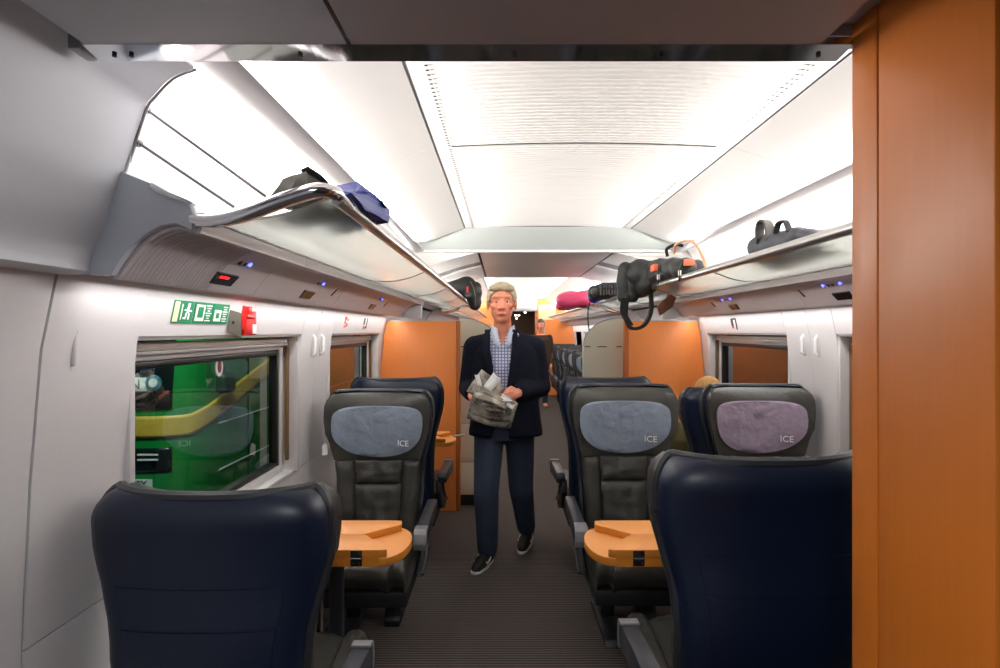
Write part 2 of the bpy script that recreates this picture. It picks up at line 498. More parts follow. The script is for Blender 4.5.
ZB, ZT = 0.80, 1.475
WINS = [(1.575, 2.86), (3.36, 4.66), (6.75, 8.05), (8.58, 9.88), (10.41, 11.71), (12.2, 13.2)]
g = 0.004
nwin = 0
for side, wname in ((-1, 'wall_left'), (1, 'wall_right')):
    wall = struct(wall_sheet(side, 0.0, ZB - g, 1.25 + g, YEND, wname, 'wall', None))
    # dark car body behind the lining, with the window openings left free
    for (ya, yb) in [(-1.4, WINS[0][0] - 0.03)] + [(WINS[i][1] + 0.03, WINS[i + 1][0] - 0.03) for i in range(len(WINS) - 1)] + [(WINS[-1][1] + 0.03, 17)]:
        MB().box(SX(side, 1.47), SX(side, 1.49), ya, yb, 0, 2.5).build('body_side', 'black', wall)
    MB().box(SX(side, 1.47), SX(side, 1.49), WINS[0][0] - 0.03, WINS[-1][1] + 0.03, 0, ZB - 0.05).build('body_side', 'black', wall)
    MB().box(SX(side, 1.47), SX(side, 1.49), WINS[0][0] - 0.03, WINS[-1][1] + 0.03, ZT + 0.05, 2.5).build('body_side', 'black', wall)
    # near panels beside the entrance
    wall_sheet(side, 0.0, 1.73, -1.4, 1.25 - g, 'wall_panel', 'wall', wall)
    wall_sheet(side, ZB, 1.73, 1.25 + g, WINS[0][0], 'wall_panel', 'wall', wall)
    for i, (a, b) in enumerate(WINS):
        wall_sheet(side, ZT, 1.73, a + (g if i else 0.0), b - g, 'lintel_panel', 'wall', wall)
        nxt = WINS[i + 1][0] if i + 1 < len(WINS) else YEND
        mid = 3.105 if i == 0 else (b + nxt) / 2
        wall_sheet(side, ZB, 1.73, b, mid - g / 2, 'wall_panel', 'wall', wall)
        wall_sheet(side, ZB, 1.73, mid + g / 2, nxt, 'wall_panel', 'wall', wall)
        # coat hooks: pairs of slim recessed pull-outs either side of the panel joint
        if i in (0, 2, 3):
            for yy in ((mid - 0.075, mid + 0.065)):
                hk = empty('coat_hook', (SX(side, wd(1.42)), yy, 1.42))
                nm = {0: 'at the joint between the first and second window'}.get(i, 'in the far saloon')
                wn = 'left' if side < 0 else 'right'
                which = 'nearer' if yy < mid else 'farther'
                if i == 0:
                    tag(hk, f'slim white coat hook on the {wn} wall, {which} of the pair between the windows', 'coat hook', 'wall coat hooks')
                    MB().tube([(-side * 0.004, 0, -0.055), (-side * 0.016, 0, -0.045), (-side * 0.018, 0, 0.03), (-side * 0.004, 0, 0.05)], 0.007, 8).build('hook', 'print', hk, smooth=True)
                    box('back_plate', 'frame', -0.004, 0.004, -0.012, 0.012, -0.065, 0.06, hk, bevel=0.003)
                else:
                    bpy.data.objects.remove(hk, do_unlink=True)
    # windows
    for i, (a, b) in enumerate(WINS):
        nwin += 1
        if i > 3 and side < 0: continue
        if i == 5: continue
        wn = empty(f'window_{nwin}', (0, 0, 0)); struct(wn)
        dg_ = 1.425
        def fr(nm, m, d0, d1, y0, y1, z0, z1, bev=0.004):
            x0, x1 = sorted((SX(side, d0), SX(side, d1)))
            return box(nm, m, x0, x1, y0, y1, z0, z1, wn, bevel=bev)
        # reveal (jambs, head, sill), then frame, gasket, pane
        fr('jamb', 'frame', 1.33, 1.47, b - 0.012, b + 0.012, ZB, ZT)
        fr('jamb', 'frame', 1.33, 1.47, a - 0.012, a + 0.012, ZB, ZT)
        fr('reveal_head', 'frame', 1.325, 1.47, a, b, ZT - 0.012, ZT + 0.012)
        fr('sill', 'frame', 1.35, 1.47, a, b, ZB - 0.012, ZB + 0.012)
        fr('blind_rail', 'brownrail', 1.375, 1.39, b - 0.034, b - 0.012, ZB + 0.06, ZT - 0.03, 0.002)
        fr('sash', 'frame', 1.395, 1.445, b - 0.075, b - 0.035, ZB + 0.01, ZT - 0.02)
        fr('sash', 'frame', 1.395, 1.445, a + 0.02, a + 0.05, ZB + 0.01, ZT - 0.02)
        fr('sash', 'frame', 1.395, 1.445, a + 0.05, b - 0.075, ZT - 0.075, ZT - 0.045)
        fr('sash', 'frame', 1.395, 1.445, a + 0.05, b - 0.075, ZB + 0.01, ZB + 0.045)
        fr('gasket', 'gasket', 1.40, 1.44, b - 0.10, b - 0.076, ZB + 0.045, ZT - 0.075)
        fr('gasket', 'gasket', 1.40, 1.44, a + 0.051, a + 0.07, ZB + 0.045, ZT - 0.075)
        fr('gasket', 'gasket', 1.40, 1.44, a + 0.07, b - 0.10, ZT - 0.10, ZT - 0.076)
        fr('gasket', 'gasket', 1.40, 1.44, a + 0.07, b - 0.10, ZB + 0.046, ZB + 0.065)
        fr('blind_roller', 'blind', 1.375, 1.40, a + 0.02, b - 0.04, ZT - 0.045, ZT - 0.018)
        fr('blind_pull', 'frame', 1.37, 1.378, a + 0.02, b - 0.04, ZT - 0.055, ZT - 0.045, 0.002)
        fr('pane', 'glass', dg_, dg_ + 0.006, a + 0.06, b - 0.09, ZB + 0.055, ZT - 0.085, 0)

# ---- overhead profile (end panel, above-rack lining)
OVER = [(0.94, 2.125), (1.0, 2.128), (1.055, 2.085), (1.103, 1.99), (1.128, 1.90), (1.142, 1.835), (1.17, 1.78)]
for k, side in enumerate((-1, 1)):
    # lining above the racks: one sheet per saloon
    for j, (ya, yb) in enumerate(((Y0, 4.32), (6.34, YEND))):
        o = sheet(side, smooth_prof := [tuple(p) for p in [(q.x, q.y) for q in smooth_path([(d, z, 0) for d, z in OVER], 4)]], ya, yb, 0.01, 'trim_%d' % (1 + k * 2 + j), 'white')
        struct(o)

# ---- ceiling
ceil_root = struct(box('ceiling', 'white', -1.2, 1.85, 1.06, 17, 2.30, 2.36))
def ceil_z(d):
    return 2.245 - 0.018 * (d / 0.6) ** 2
def slat_panel(y0, y1):
    mb = MB()
    n = max(2, int((y1 - y0 - 0.02) / 0.03))
    p = (y1 - y0 - 0.02) / n
    xs = [-0.53 + 1.06 * k / 10 for k in range(11)]
    rows = []
    for i in range(n):
        yb = y0 + 0.01 + i * p
        for (dy, dz) in ((0.0, 0.0), (p * 0.60, 0.0), (p * 0.68, 0.008), (p * 0.92, 0.008)):
            rows.append([(XC + x, yb + dy, ceil_z(x) + dz) for x in xs])
    rows.append([(XC + x, y1 - 0.01, ceil_z(x)) for x in xs])
    mb.grid(rows)
    for s in (-1, 1):
        mb.grid([[(XC + s * dd, yy, ceil_z(dd)) for dd in (0.53, 0.56, 0.592)] for yy in (y0 + 0.002, y1 - 0.002)])
    return mb.build('slatted_panel', 'white', ceil_root)
def dots(y0, y1):
    mb = MB()
    n = int((y1 - y0 - 0.02) / 0.03)
    p = (y1 - y0 - 0.02) / n
    for s in (-1, 1):
        for i in range(n):
            yy = y0 + 0.01 + p * (i + 0.83); x = XC + s * 0.54; z = ceil_z(0.54) - 0.0006
            mb.add([(x + 0.006 * math.cos(a * PI / 3), yy + 0.006 * math.sin(a * PI / 3), z) for a in range(6)], [(0, 1, 2, 3, 4, 5)])
    o = mb.build('perforation_row', 'rubber', ceil_root); o['kind'] = 'stuff'
SIDE = [(0.602, 2.226), (0.70, 2.195), (0.80, 2.155), (0.88, 2.128), (0.94, 2.125)]
for (ya, yb) in ((0.5, 2.33), (2.33, 4.17), (6.34, 8.1), (8.1, 9.9), (9.9, 11.7), (11.7, YEND)):
    if ya < 1: ya = 1.065
    slat_panel(ya, yb)
    if yb < 5: dots(ya, yb)
    for side in (-1, 1):
        sheet(side, SIDE, ya + 0.001, yb - 0.001, 0.01, 'side_panel', 'white', ceil_root)
for side in (-1, 1):
    x0, x1 = sorted((SX(side, 0.593), SX(side, 0.601)))
    box('seam', 'strip', x0, x1, 1.065, 4.30, 2.232, 2.242, ceil_root)
    # grey cove strips that carry the tubes
    for (ya, yb) in ((1.08, 2.84), (2.845, 4.24), (6.5, 9.5), (9.505, 13.4)):
        t = sheet(side, [(0.90, 2.076), (0.915, 2.068), (0.95, 2.064), (0.985, 2.066), (0.997, 2.074)], ya, yb, 0.006, 'cove_strip', 'strip', ceil_root)
# lowered zone over the luggage bays: sloping front, white edge, brushed centre, sloped wings
ZL = 2.08
def ramp_y(d):
    return 4.17 + 0.0
MB().prism([(4.17, 2.24), (4.31, ZL + 0.006), (4.31, ZL + 0.02), (4.19, 2.25)], 0, XC - 0.98, XC + 0.98).build('sloping_front', mat('bulkhead', (168, 173, 169), 0.25), ceil_root, smooth=True)
box('front_edge', 'ceil_edge', XC - 1.0, XC + 1.0, 4.305, 4.36, ZL - 0.004, ZL + 0.02, ceil_root, bevel=0.003)
box('dark_joint', 'black', XC - 0.52, XC + 0.52, 4.36, 4.375, ZL + 0.004, ZL + 0.02, ceil_root)
box('centre_panel', 'brushed', XC - 0.50, XC + 0.50, 4.375, 6.34, ZL, ZL + 0.02, ceil_root)
for side in (-1, 1):
    WINGP = [(0.52, 2.08), (0.72, 2.03), (0.95, 1.95), (1.16, 1.85)]
    MB().prism([(SX(side, d), z + 0.002) for d, z in WINGP] + [(SX(side, 1.16), 2.10), (SX(side, 0.52), 2.10)], 1, 4.362, 4.38).build('wing_closure', 'white', ceil_root)
    sheet(side, WINGP, 4.36, 4.95, 0.012, 'wing_panel', 'white', ceil_root)
    sheet(side, [(d, z + 0.012) for d, z in WINGP], 4.955, 5.28, 0.012, 'wing_band', 'flap', ceil_root)
    sheet(side, WINGP, 5.285, 6.36, 0.012, 'wing_panel', 'white', ceil_root)
    x0, x1 = sorted((SX(side, 0.50), SX(side, 0.52)))
    box('dark_joint', 'black', x0, x1, 4.36, 6.34, ZL + 0.006, ZL + 0.02, ceil_root)
box('rear_edge', 'ceil_edge', XC - 1.15, XC + 1.15, 6.34, 6.38, ZL, 2.30, ceil_root)

# ---- vestibule: ceiling, chrome lintel strip, left end panel, wooden post
ZV = 1.985
vc = struct(box('trim_5', 'vceil', -0.262, 0.547, -1.4, 1.0, ZV, ZV + 0.03))
box('ceiling_panel', 'panel', -0.722, -0.270, -1.4, 1.0, ZV, ZV + 0.03, vc)
box('ceiling_panel', 'vceil', 0.556, 0.64, -1.4, 1.0, ZV + 0.035, ZV + 0.05, vc)
box('backing', 'black', -0.80, 0.70, -1.4, 1.05, ZV + 0.055, ZV + 0.07, vc)
box('lintel', 'vceil', -1.0, 1.7, 1.012, 1.06, ZV + 0.02, 2.32, vc)
ls = struct(MB().prism([(1.0, ZV - 0.001), (1.052, ZV - 0.006), (1.056, ZV + 0.012), (1.0, ZV + 0.012)], 0, -0.73, 0.604).build('trim_6', 'chrome'))
for xx in (-0.69, -0.66, -0.36, 0.02, 0.28, 0.56):
    MB().tube([(xx, 1.03, ZV - 0.008), (xx, 1.03, ZV + 0.002)], 0.004, 8).build('screw', 'rubber', ls, smooth=True)
box('end_cap', 'strip', -0.752, -0.731, 1.0, 1.05, ZV - 0.008, ZV + 0.02, ls, bevel=0.004)
box('gap_backing', 'black', -0.80, -0.715, -1.4, 1.0, ZV + 0.031, ZV + 0.04, vc)
PANELP = [(0.995, 2.06), (1.045, 2.04), (1.085, 2.0), (1.103, 1.975), (1.128, 1.90), (1.150, 1.83), (1.185, 1.72), (1.215, 1.64), (1.222, 1.615), (1.30, 1.612)]
ep = sheet(-1, [(q.x, q.y) for q in smooth_path([(d, z, 0) for d, z in PANELP], 4)], -1.4, Y0, 0.012, 'trim_7', 'panel')
struct(ep)
struct(sheet(1, PANELP, 1.06, Y0, 0.012, 'trim_8', 'panel'))
MB().tube(smooth_path([(SX(-1, d - 0.002), Y0 + 0.004, z) for d, z in PANELP[:7]], 4), 0.0035, 6).build('edge_bead', 'strip', ep, smooth=True)
# wall slot in the near left panel
sl = empty('latch_slot', (SX(-1, wd(1.46)), 1.345, 1.455), label='small oval key slot in the near left wall panel', cat='latch')
MB().tube([(-0.004, 0, -0.045), (-0.002, 0, 0.03)], 0.007, 10).build('slot', 'frame', sl, smooth=True)
MB().tube([(-0.003, 0, 0.030), (-0.001, 0, 0.042)], 0.0085, 10).build('knob', 'strip', sl, smooth=True)

post = empty('wooden_post', (0.605, 0.86, 0), label='tall orange-brown wooden panel beside the entrance at the right edge', cat='wood panel')
box('facing', 'wood', 0.0, 0.04, -0.147, 0.076, 0.001, 2.02, post, bevel=0.003)
box('edge_strip', 'wood', 0.0, 0.05, 0.079, 0.147, 0.001, 2.02, post, bevel=0.003)
MB().tube([(-0.002, -0.095, 0.985), (0.002, -0.095, 0.985)], 0.007, 10).build('screw_hole', 'black', post, smooth=True)
bb = struct(box('wall_entrance', 'black', 0.66, 1.72, -1.4, 0.98, 0, 2.1))  # black colour stands in for the shade of a dark gap
struct(box('wall_rear', 'panel', -1.2, 0.66, -1.46, -1.42, 0, 2.1))

# ---- service panels under the racks
SERV = [(0.985, 1.735), (0.99, 1.705), (1.02, 1.713), (1.05, 1.712), (1.085, 1.697), (1.118, 1.672), (1.145, 1.64), (1.168, 1.608), (1.18, 1.604), (1.20, 1.612)]
sp_s = [(q.x, q.y) for q in smooth_path([(d, z, 0) for d, z in SERV], 3)]
service = {}
for side in (-1, 1):
    root = None
    ys = [Y0 + 0.012, 1.95, 2.85, 3.9, 4.84, 6.3, 8.2, 10.1, 11.8, YEND]
    for i in range(len(ys) - 1):
        if i == 4: continue
        o = sheet(side, sp_s, ys[i] + 0.0015, ys[i + 1] - 0.0015, 0.012, 'trim_%d' % (9 + (side > 0)) if root is None else 'service_panel', 'service', root)
        if root is None:
            root = struct(o); service[side] = o
    # fine raised ribs near the end of the panel (speaker louvre)
    if side < 0:
        mb = MB()
        for k in range(22):
            yy = Y0 + 0.03 + k * 0.017
            path = [(SX(side, d - 0.0015), yy, z - 0.0015) for d, z in sp_s[8:22]]
            mb.tube(path, 0.0013, 4)
        r = mb.build('louvre_ribs', 'service', root, smooth=True); r['kind'] = 'stuff'
    # lamp lens under the panel
    for (ya, yb) in ((Y0 + 0.02, 4.78), (6.25, YEND - 0.1)):
        x0, x1 = sorted((SX(side, 1.205), SX(side, 1.275)))
        box('lamp_tray', 'frame', x0, x1, ya, yb, 1.622, 1.632, root)

def on_service(side, d, z):
    # outward normal of the service panel around (d, z)
    return Vector((-side * 0.62, 0, -0.78))
def reading_unit(side, y, kind, label):
    """seat number display plus reading-light LED on the service panel"""
    d, z = (1.135, 1.652)
    n = Vector((-side * 0.72, 0, -0.69)); t = Vector((side * 0.69, 0, -0.72)); yv = Vector((0, 1, 0))
    root = empty('seat_display', (SX(side, d), y, z), label=label, cat='display')
    def plate(nm, m, cy, ct, hy, ht, th):
        mb = MB()
        P = lambda a, b, c: yv * (cy + a) + t * (ct + b) + n * c
        vs = [P(-hy, -ht, -0.01), P(hy, -ht, -0.01), P(hy, ht, -0.01), P(-hy, ht, -0.01), P(-hy, -ht, th), P(hy, -ht, th), P(hy, ht, th), P(-hy, ht, th)]
        mb.add(vs, [(0, 3, 2, 1), (4, 5, 6, 7), (0, 1, 5, 4), (1, 2, 6, 5), (2, 3, 7, 6), (3, 0, 4, 7)])
        return mb.build(nm, m, root)
    plate('screen', 'display' if kind else 'brass', 0, 0.012, 0.062, 0.020, 0.006)
    if kind == 2:
        for k in range(7):
            plate('lit_digit', 'led_red', -0.04 + k * 0.008, 0.004, 0.003, 0.004, 0.0068)
    for k in range(2):
        q = plate('button', 'plastic', 0.0 + 0.035 * k, -0.055, 0.007, 0.006, 0.004)
    if kind != 2: plate('vent_slot', 'tag', 0.30, -0.035, 0.006, 0.03, 0.002)
    for yy in ((0.06,) if side < 0 else (-0.06, 0.07)):
        p = yv * yy + t * (-0.058) + n * 0.001
        MB().tube([p, p + n * 0.006], 0.007, 10).build('reading_led', 'led_blue', root, smooth=True)
    return root
reading_unit(-1, 1.70, 2, 'dark seat display with red lit text on the left overhead panel')
reading_unit(-1, 2.42, 0, 'brass-coloured seat display with blue light, second along the left overhead panel')
reading_unit(-1, 3.62, 0, 'small brass-coloured seat display on the left overhead panel near the orange partition')
reading_unit(1, 2.50, 1, 'dark seat display with two blue lights beside the wooden post')
reading_unit(1, 3.68, 1, 'small dark seat display above the right-hand window')

# ---- mid partitions: orange wood next to the walls, beige panel with a rounded corner towards the aisle
def arc_corner(xa, xb, z0, z1, rx, rz, n=10):
    """polygon with a rounded top corner at xb"""
    s = 1 if xb > xa else -1
    pts = [(xa, z0), (xb, z0), (xb, z1 - rz)]
    for k in range(1, n + 1):
        a = PI / 2 * k / n
        pts.append((xb - s * rx * (1 - math.cos(a)), z1 - rz + rz * math.sin(a)))
    if abs(xb - s * rx - xa) > 1e-4: pts.append((xa, z1))
    return pts
YP = 4.80
for side, nm in ((-1, 'left'), (1, 'right')):
    p = empty('orange_partition', (SX(side, 1.03), YP, 0), label=f'orange veneered partition beside the {nm} windows', cat='partition', group='orange partitions')
    if side < 0: pass
    d0 = -side * (1.335 - 1.03); d1 = -side * (0.70 - 1.03)
    # outer edge follows the wall
    poly = [(side * (0.715 - 1.03), 0.0), (side * (1.33 - 1.03), 0.0), (side * (1.35 - 1.03), 0.5), (side * (1.338 - 1.03), 1.15), (side * (1.31 - 1.03), 1.45), (side * (1.285 - 1.03), 1.572), (side * (0.715 - 1.03), 1.572)]
    MB().prism(poly, 1, 0.0, 0.04).build('veneer_board', 'orange', p, bevel=0.003)
    x0, x1 = sorted((side * (0.68 - 1.03), side * (0.714 - 1.03)))
    box('edge_post', 'orange_edge', x0, x1, -0.004, 0.06, 0.0, 1.575, p, bevel=0.006)
    x0, x1 = sorted((side * (0.68 - 1.03), side * (1.28 - 1.03)))
    box('top_rail', 'frame', x0, x1, 0.002, 0.038, 1.573, 1.579, p)
    b = empty('luggage_bay_panel', (SX(side, 0.52), 4.95, 0), label=f'pale beige luggage bay panel with a curved corner, {nm} of the aisle', cat='partition', group='beige luggage bay panels')
    zs = [0.09, 0.37, 0.70, 1.03]
    for za, zb in zip(zs, zs[1:]):
        x0, x1 = sorted((side * (0.36 - 0.52), side * (0.70 - 0.52)))
        box('panel', 'beige', x0, x1, 0, 0.05, za + 0.003, zb - 0.003, b, bevel=0.002)
    poly = arc_corner(side * (0.70 - 0.52), side * (0.36 - 0.52), 1.033, 1.60, 0.32, 0.24)
    MB().prism(poly, 1, 0, 0.05).build('curved_panel', 'beige', b, bevel=0.002)
    arc = [(x, 0.0, z + 0.003) for x, z in poly[2:]]
    MB().tube(arc, 0.004, 6).build('edge_bead', 'strip', b, smooth=True)
    x0, x1 = sorted((side * (0.37 - 0.52), side * (0.70 - 0.52)))
    box('kick_plate', 'rubber', x0, x1, 0.01, 0.045, 0.0, 0.09, b)
    box('core', 'strip', x0, x1, 0.012, 0.04, 0.09, 1.3, b)
    for (da, db) in ((0.36, 0.42), (0.47, 0.56), (0.63, 0.69)):
        x0, x1 = sorted((side * (da + 0.012 - 0.52), side * (db - 0.52)))
        box('slot', 'rubber', x0, x1, -0.002, 0.002, 1.352, 1.360, b)

# ---- far end wall with its doorway and the vestibule beyond
we = struct(box('wall_back', 'orange', XC - 1.36, XC - 0.47, YEND, YEND + 0.05, 0, 2.3))
box('wall_board', 'orange', XC + 0.47, XC + 1.36, YEND, YEND + 0.05, 0, 2.3, we)
box('wall_header', 'wall', XC - 0.47, XC + 0.47, YEND, YEND + 0.05, 2.02, 2.3, we)
box('pale_field', 'sign_cream', XC + 0.50, XC + 0.90, YEND - 0.012, YEND - 0.002, 1.75, 2.1, we)
dr = struct(empty('door_1', (XC, YEND, 0)))
for s in (-1, 1):
    x0, x1 = sorted((s * 0.42, s * 0.47))
    box('door_post', 'orange_edge', x0, x1, -0.02, 0.06, 0, 2.02, dr, bevel=0.004)
    MB().tube([(s * 0.62, -0.25, 0.3), (s * 0.62, -0.25, 1.75)], 0.014, 8).build('grab_pole', 'alu', dr, smooth=True)
box('door_head', 'strip', -0.47, 0.47, -0.03, 0.06, 1.95, 2.02, dr, bevel=0.004)
vb = struct(box('wall_far_vestibule', mat('brown lining', (96, 60, 38), 0.4), XC - 0.9, XC + 0.9, 16.5, 16.55, 0, 2.3))
for s in (-1, 1):
    x0, x1 = sorted((SX(s, 0.55), SX(s, 0.58)))
    box('side_lining', mat('brown lining side', (104, 66, 42), 0.4), x0, x1, YEND + 0.06, 16.5, 0, 2.3, vb)
spot_where = ['rightmost', 'middle', 'deepest', 'lower left']
for k, (x, y, z) in enumerate(((0.53, 13.9, 1.93), (0.40, 14.6, 1.88), (0.36, 15.4, 1.82), (0.30, 13.9, 1.86))):
    lo = MB().tube([(x, y, z + 0.02), (x, y, z), (x, y, z - 0.012)], [0.02, 0.028, 0.012], 10).build('ceiling_spot', 'lamp', smooth=True)
    tag(lo, 'tiny warm spot lamp beyond the far doorway, ' + spot_where[k] + ' of the four', 'lamp', 'spot lamps beyond the far doorway')

# =================================================================== LUGGAGE RACKS
def rack_z(d):
    # tray: shallow S from the back (d=.99, z=1.74) to the front lip (d=.70, z=1.795)
    t = (0.99 - d) / 0.29
    return 1.742 + 0.045 * t ** 1.6 - 0.018 * math.sin(PI * t)
for side, nm in ((-1, 'left'), (1, 'right')):
    rk = empty('luggage_rack', (SX(side, 0.85), Y0, 0), label=f'overhead luggage rack with frosted trays and metal rail along the {nm} windows', cat='luggage rack', group='overhead luggage racks')
    L = lambda d: side * (d - 0.85)
    cuts = [Y0 + 0.02, 2.86, 3.97, 5.08, 6.19, 7.3, 8.41, 9.52, 10.63, 11.74, 12.85]
    ds = [0.99 - 0.285 * k / 12 for k in range(13)]
    for a, b in zip(cuts, cuts[1:]):
        top = [(L(d), rack_z(d) + 0.006) for d in ds]; bot = [(L(d), rack_z(d)) for d in reversed(ds)]
        MB().prism(top + bot, 1, a + 0.006 - Y0, b - 0.006 - Y0).build('tray', 'frost', rk, smooth=True)
        top = [(L(d), rack_z(d) + 0.008) for d in ds]; bot = [(L(d), rack_z(d) - 0.003) for d in reversed(ds)]
        MB().prism(top + bot, 1, b - 0.006 - Y0, b + 0.006 - Y0).build('tray_joint', 'strip', rk, smooth=True)
    # front rail
    poly = [(L(0.709), 1.776), (L(0.696), 1.772), (L(0.684), 1.780), (L(0.682), 1.796), (L(0.690), 1.808), (L(0.704), 1.806), (L(0.710), 1.796)]
    MB().prism(poly, 1, 0.04, cuts[-1] - Y0).build('front_rail', 'alu', rk, smooth=True, sharp=60)
    # chrome tube closing the near end, flowing into the rail
    path = smooth_path([(L(1.0), 0.0, 1.733), (L(0.95), -0.005, 1.728), (L(0.88), -0.008, 1.742), (L(0.80), -0.008, 1.772), (L(0.735), -0.002, 1.794), (L(0.70), 0.022, 1.796), (L(0.695), 0.06, 1.792), (L(0.695), 0.14, 1.79)], 5)
    n = len(path)
    MB().tube(path, [0.013 + 0.004 * math.sin(PI * i / n) for i in range(n)], 12).build('end_tube', 'chrome', rk, smooth=True)
    # grey end bracket
    br = [(1.157, 1.838), (1.10, 1.815), (1.075, 1.805), (1.068, 1.788), (1.04, 1.776), (1.0, 1.765), (0.992, 1.735), (0.998, 1.708), (1.03, 1.722), (1.06, 1.718), (1.095, 1.70), (1.128, 1.672), (1.152, 1.64), (1.17, 1.610), (1.222, 1.612), (1.20, 1.70)]
    MB().prism([(L(d), z) for d, z in br], 1, -0.01, 0.012).build('end_bracket', 'bracket', rk, bevel=0.003)
    MB().prism([(L(d), z) for d, z in [(1.085, 1.80), (1.07, 1.786), (1.03, 1.772), (1.0, 1.764), (1.0, 1.772), (1.04, 1.788), (1.08, 1.81)]], 1, -0.016, 0.02).build('bracket_lip', 'chrome', rk, bevel=0.002)
    box('back_beam', 'service', *sorted((L(0.985), L(1.16))), 0.015, 12.2, 1.738, 1.75, rk)
    # guard rods across the open end
    for (da, za, db, zb) in ((1.11, 1.978, 0.845, 1.785), (1.128, 1.905, 0.915, 1.762)):
        rod = MB().tube([(L(da), 0.012, za), (L(db), 0.012, zb)], 0.0035, 8).build('guard_rod', 'strip', rk, smooth=True)
        MB().tube([(L(da + 0.006), 0.012, za + 0.004), (L(da - 0.008), 0.012, za - 0.006)], 0.008, 8).build('rod_socket', 'strip', rod, smooth=True)
    # fins that close the service panel at the partition
    fin = [(1.0, 1.705), (1.03, 1.713), (1.06, 1.711), (1.11, 1.678), (1.168, 1.606), (1.10, 1.592), (1.0, 1.592)]
    MB().prism([(L(d), z) for d, z in fin], 1, 4.82 - Y0, 4.86 - Y0).build('closing_fin', 'wall', rk, bevel=0.003)
    mb = []
    for yy in (6.32, 6.6):
        MB().tube(smooth_path([(L(1.0), yy - Y0, 1.70), (L(0.9), yy - Y0, 1.715), (L(0.78), yy - Y0, 1.765), (L(0.70), yy - Y0, 1.77)], 4), 0.012, 8).build('tray_bar', 'chrome', rk, smooth=True)

# =================================================================== SEATS
WT = [(0.34, 0.205), (0.55, 0.215), (0.72, 0.222), (0.82, 0.228), (0.92, 0.250), (1.00, 0.274), (1.06, 0.281), (1.20, 0.279)]
def half_w(z):
    w_ = interp(WT, z)
    if z > 1.11:                        # rounded top corners
        t = min(1.0, (z - 1.11) / 0.09)
        w_ -= 0.06 * (1 - math.sqrt(max(0, 1 - t * t)))
    return w_
AT = [(0.34, 0.012), (0.72, 0.022), (0.88, 0.055), (1.0, 0.085), (1.2, 0.09)]
def yc(z): return 0.015 + 0.125 * (z - 0.42) + 0.03 * max(0, z - 0.9)
def wing(u, z): return interp(AT, z) * abs(u) ** 2.6
def back_y(u, z): return yc(z) + 0.110 + 0.055 * math.exp(-((z - 0.74) / 0.2) ** 2) - wing(u, z) * 0.22 - 0.012 * u * u - 0.03 * abs(u) ** 9 - 0.10 * max(0, (z - 1.12) / 0.08) ** 2 * 0.35
def split_y(u, z): return yc(z) + 0.062 - wing(u, z) - 0.012 * abs(u) ** 6
def front_y(u, z): return yc(z) - wing(u, z) * 1.05 - 0.02 * max(0, (z - 0.85) / 0.3) + 0.05 * max(0, (z - 1.13) / 0.07) ** 2
def top_dip(u): return -0.004 * (1 - abs(u) ** 2)

def pillow(u0, u1, z0, z1, bulge, name, m, parent, nu=10, nz=10, wr=0.0, wscale=1.0, front=0.0, dip=False):
    """upholstered pad between two heights and two width fractions, with its back on the shell"""
    def pt(i, j, face):
        a = i / nu; b = j / nz
        z = z0 + (z1 - z0) * b
        u = u0 + (u1 - u0) * a
        zz = z
        x = half_w(z) * u * wscale
        ea = 1 - abs(2 * a - 1) ** 6; eb = 1 - abs(2 * b - 1) ** 6
        edge = max(0.0, ea * eb)
        if dip: zz = z + top_dip(u) * b
        if face:
            y = front_y(u, z) - front - bulge * edge ** 0.5 * (0.55 + 0.45 * (1 - (2 * a - 1) ** 2) * (1 - (2 * b - 1) ** 2))
            if wr:
                y += wr * edge * noise.noise(Vector((x * 22 + z0 * 7, z * 9, u0 * 3)))
                y += wr * 0.8 * edge * noise.noise(Vector((x * 8, z * 40 + u0 * 5, 2.2)))
        else:
            y = split_y(u, z)
        return (x, y, zz)
    mb = MB()
    F = [[pt(i, j, 1) for i in range(nu + 1)] for j in range(nz + 1)]
    B = [[pt(i, j, 0) for i in range(nu + 1)] for j in range(nz + 1)]
    mb.grid(F); mb.grid([list(reversed(r)) for r in B])
    rim_f = [F[0][i] for i in range(nu + 1)] + [F[j][nu] for j in range(1, nz + 1)] + [F[nz][i] for i in range(nu - 1, -1, -1)] + [F[j][0] for j in range(nz - 1, 0, -1)]
    rim_b = [B[0][i] for i in range(nu + 1)] + [B[j][nu] for j in range(1, nz + 1)] + [B[nz][i] for i in range(nu - 1, -1, -1)] + [B[j][0] for j in range(nz - 1, 0, -1)]
    mb.loft([rim_f, rim_b], cap=False)
    return mb.build(name, m, parent, smooth=True, sharp=70)

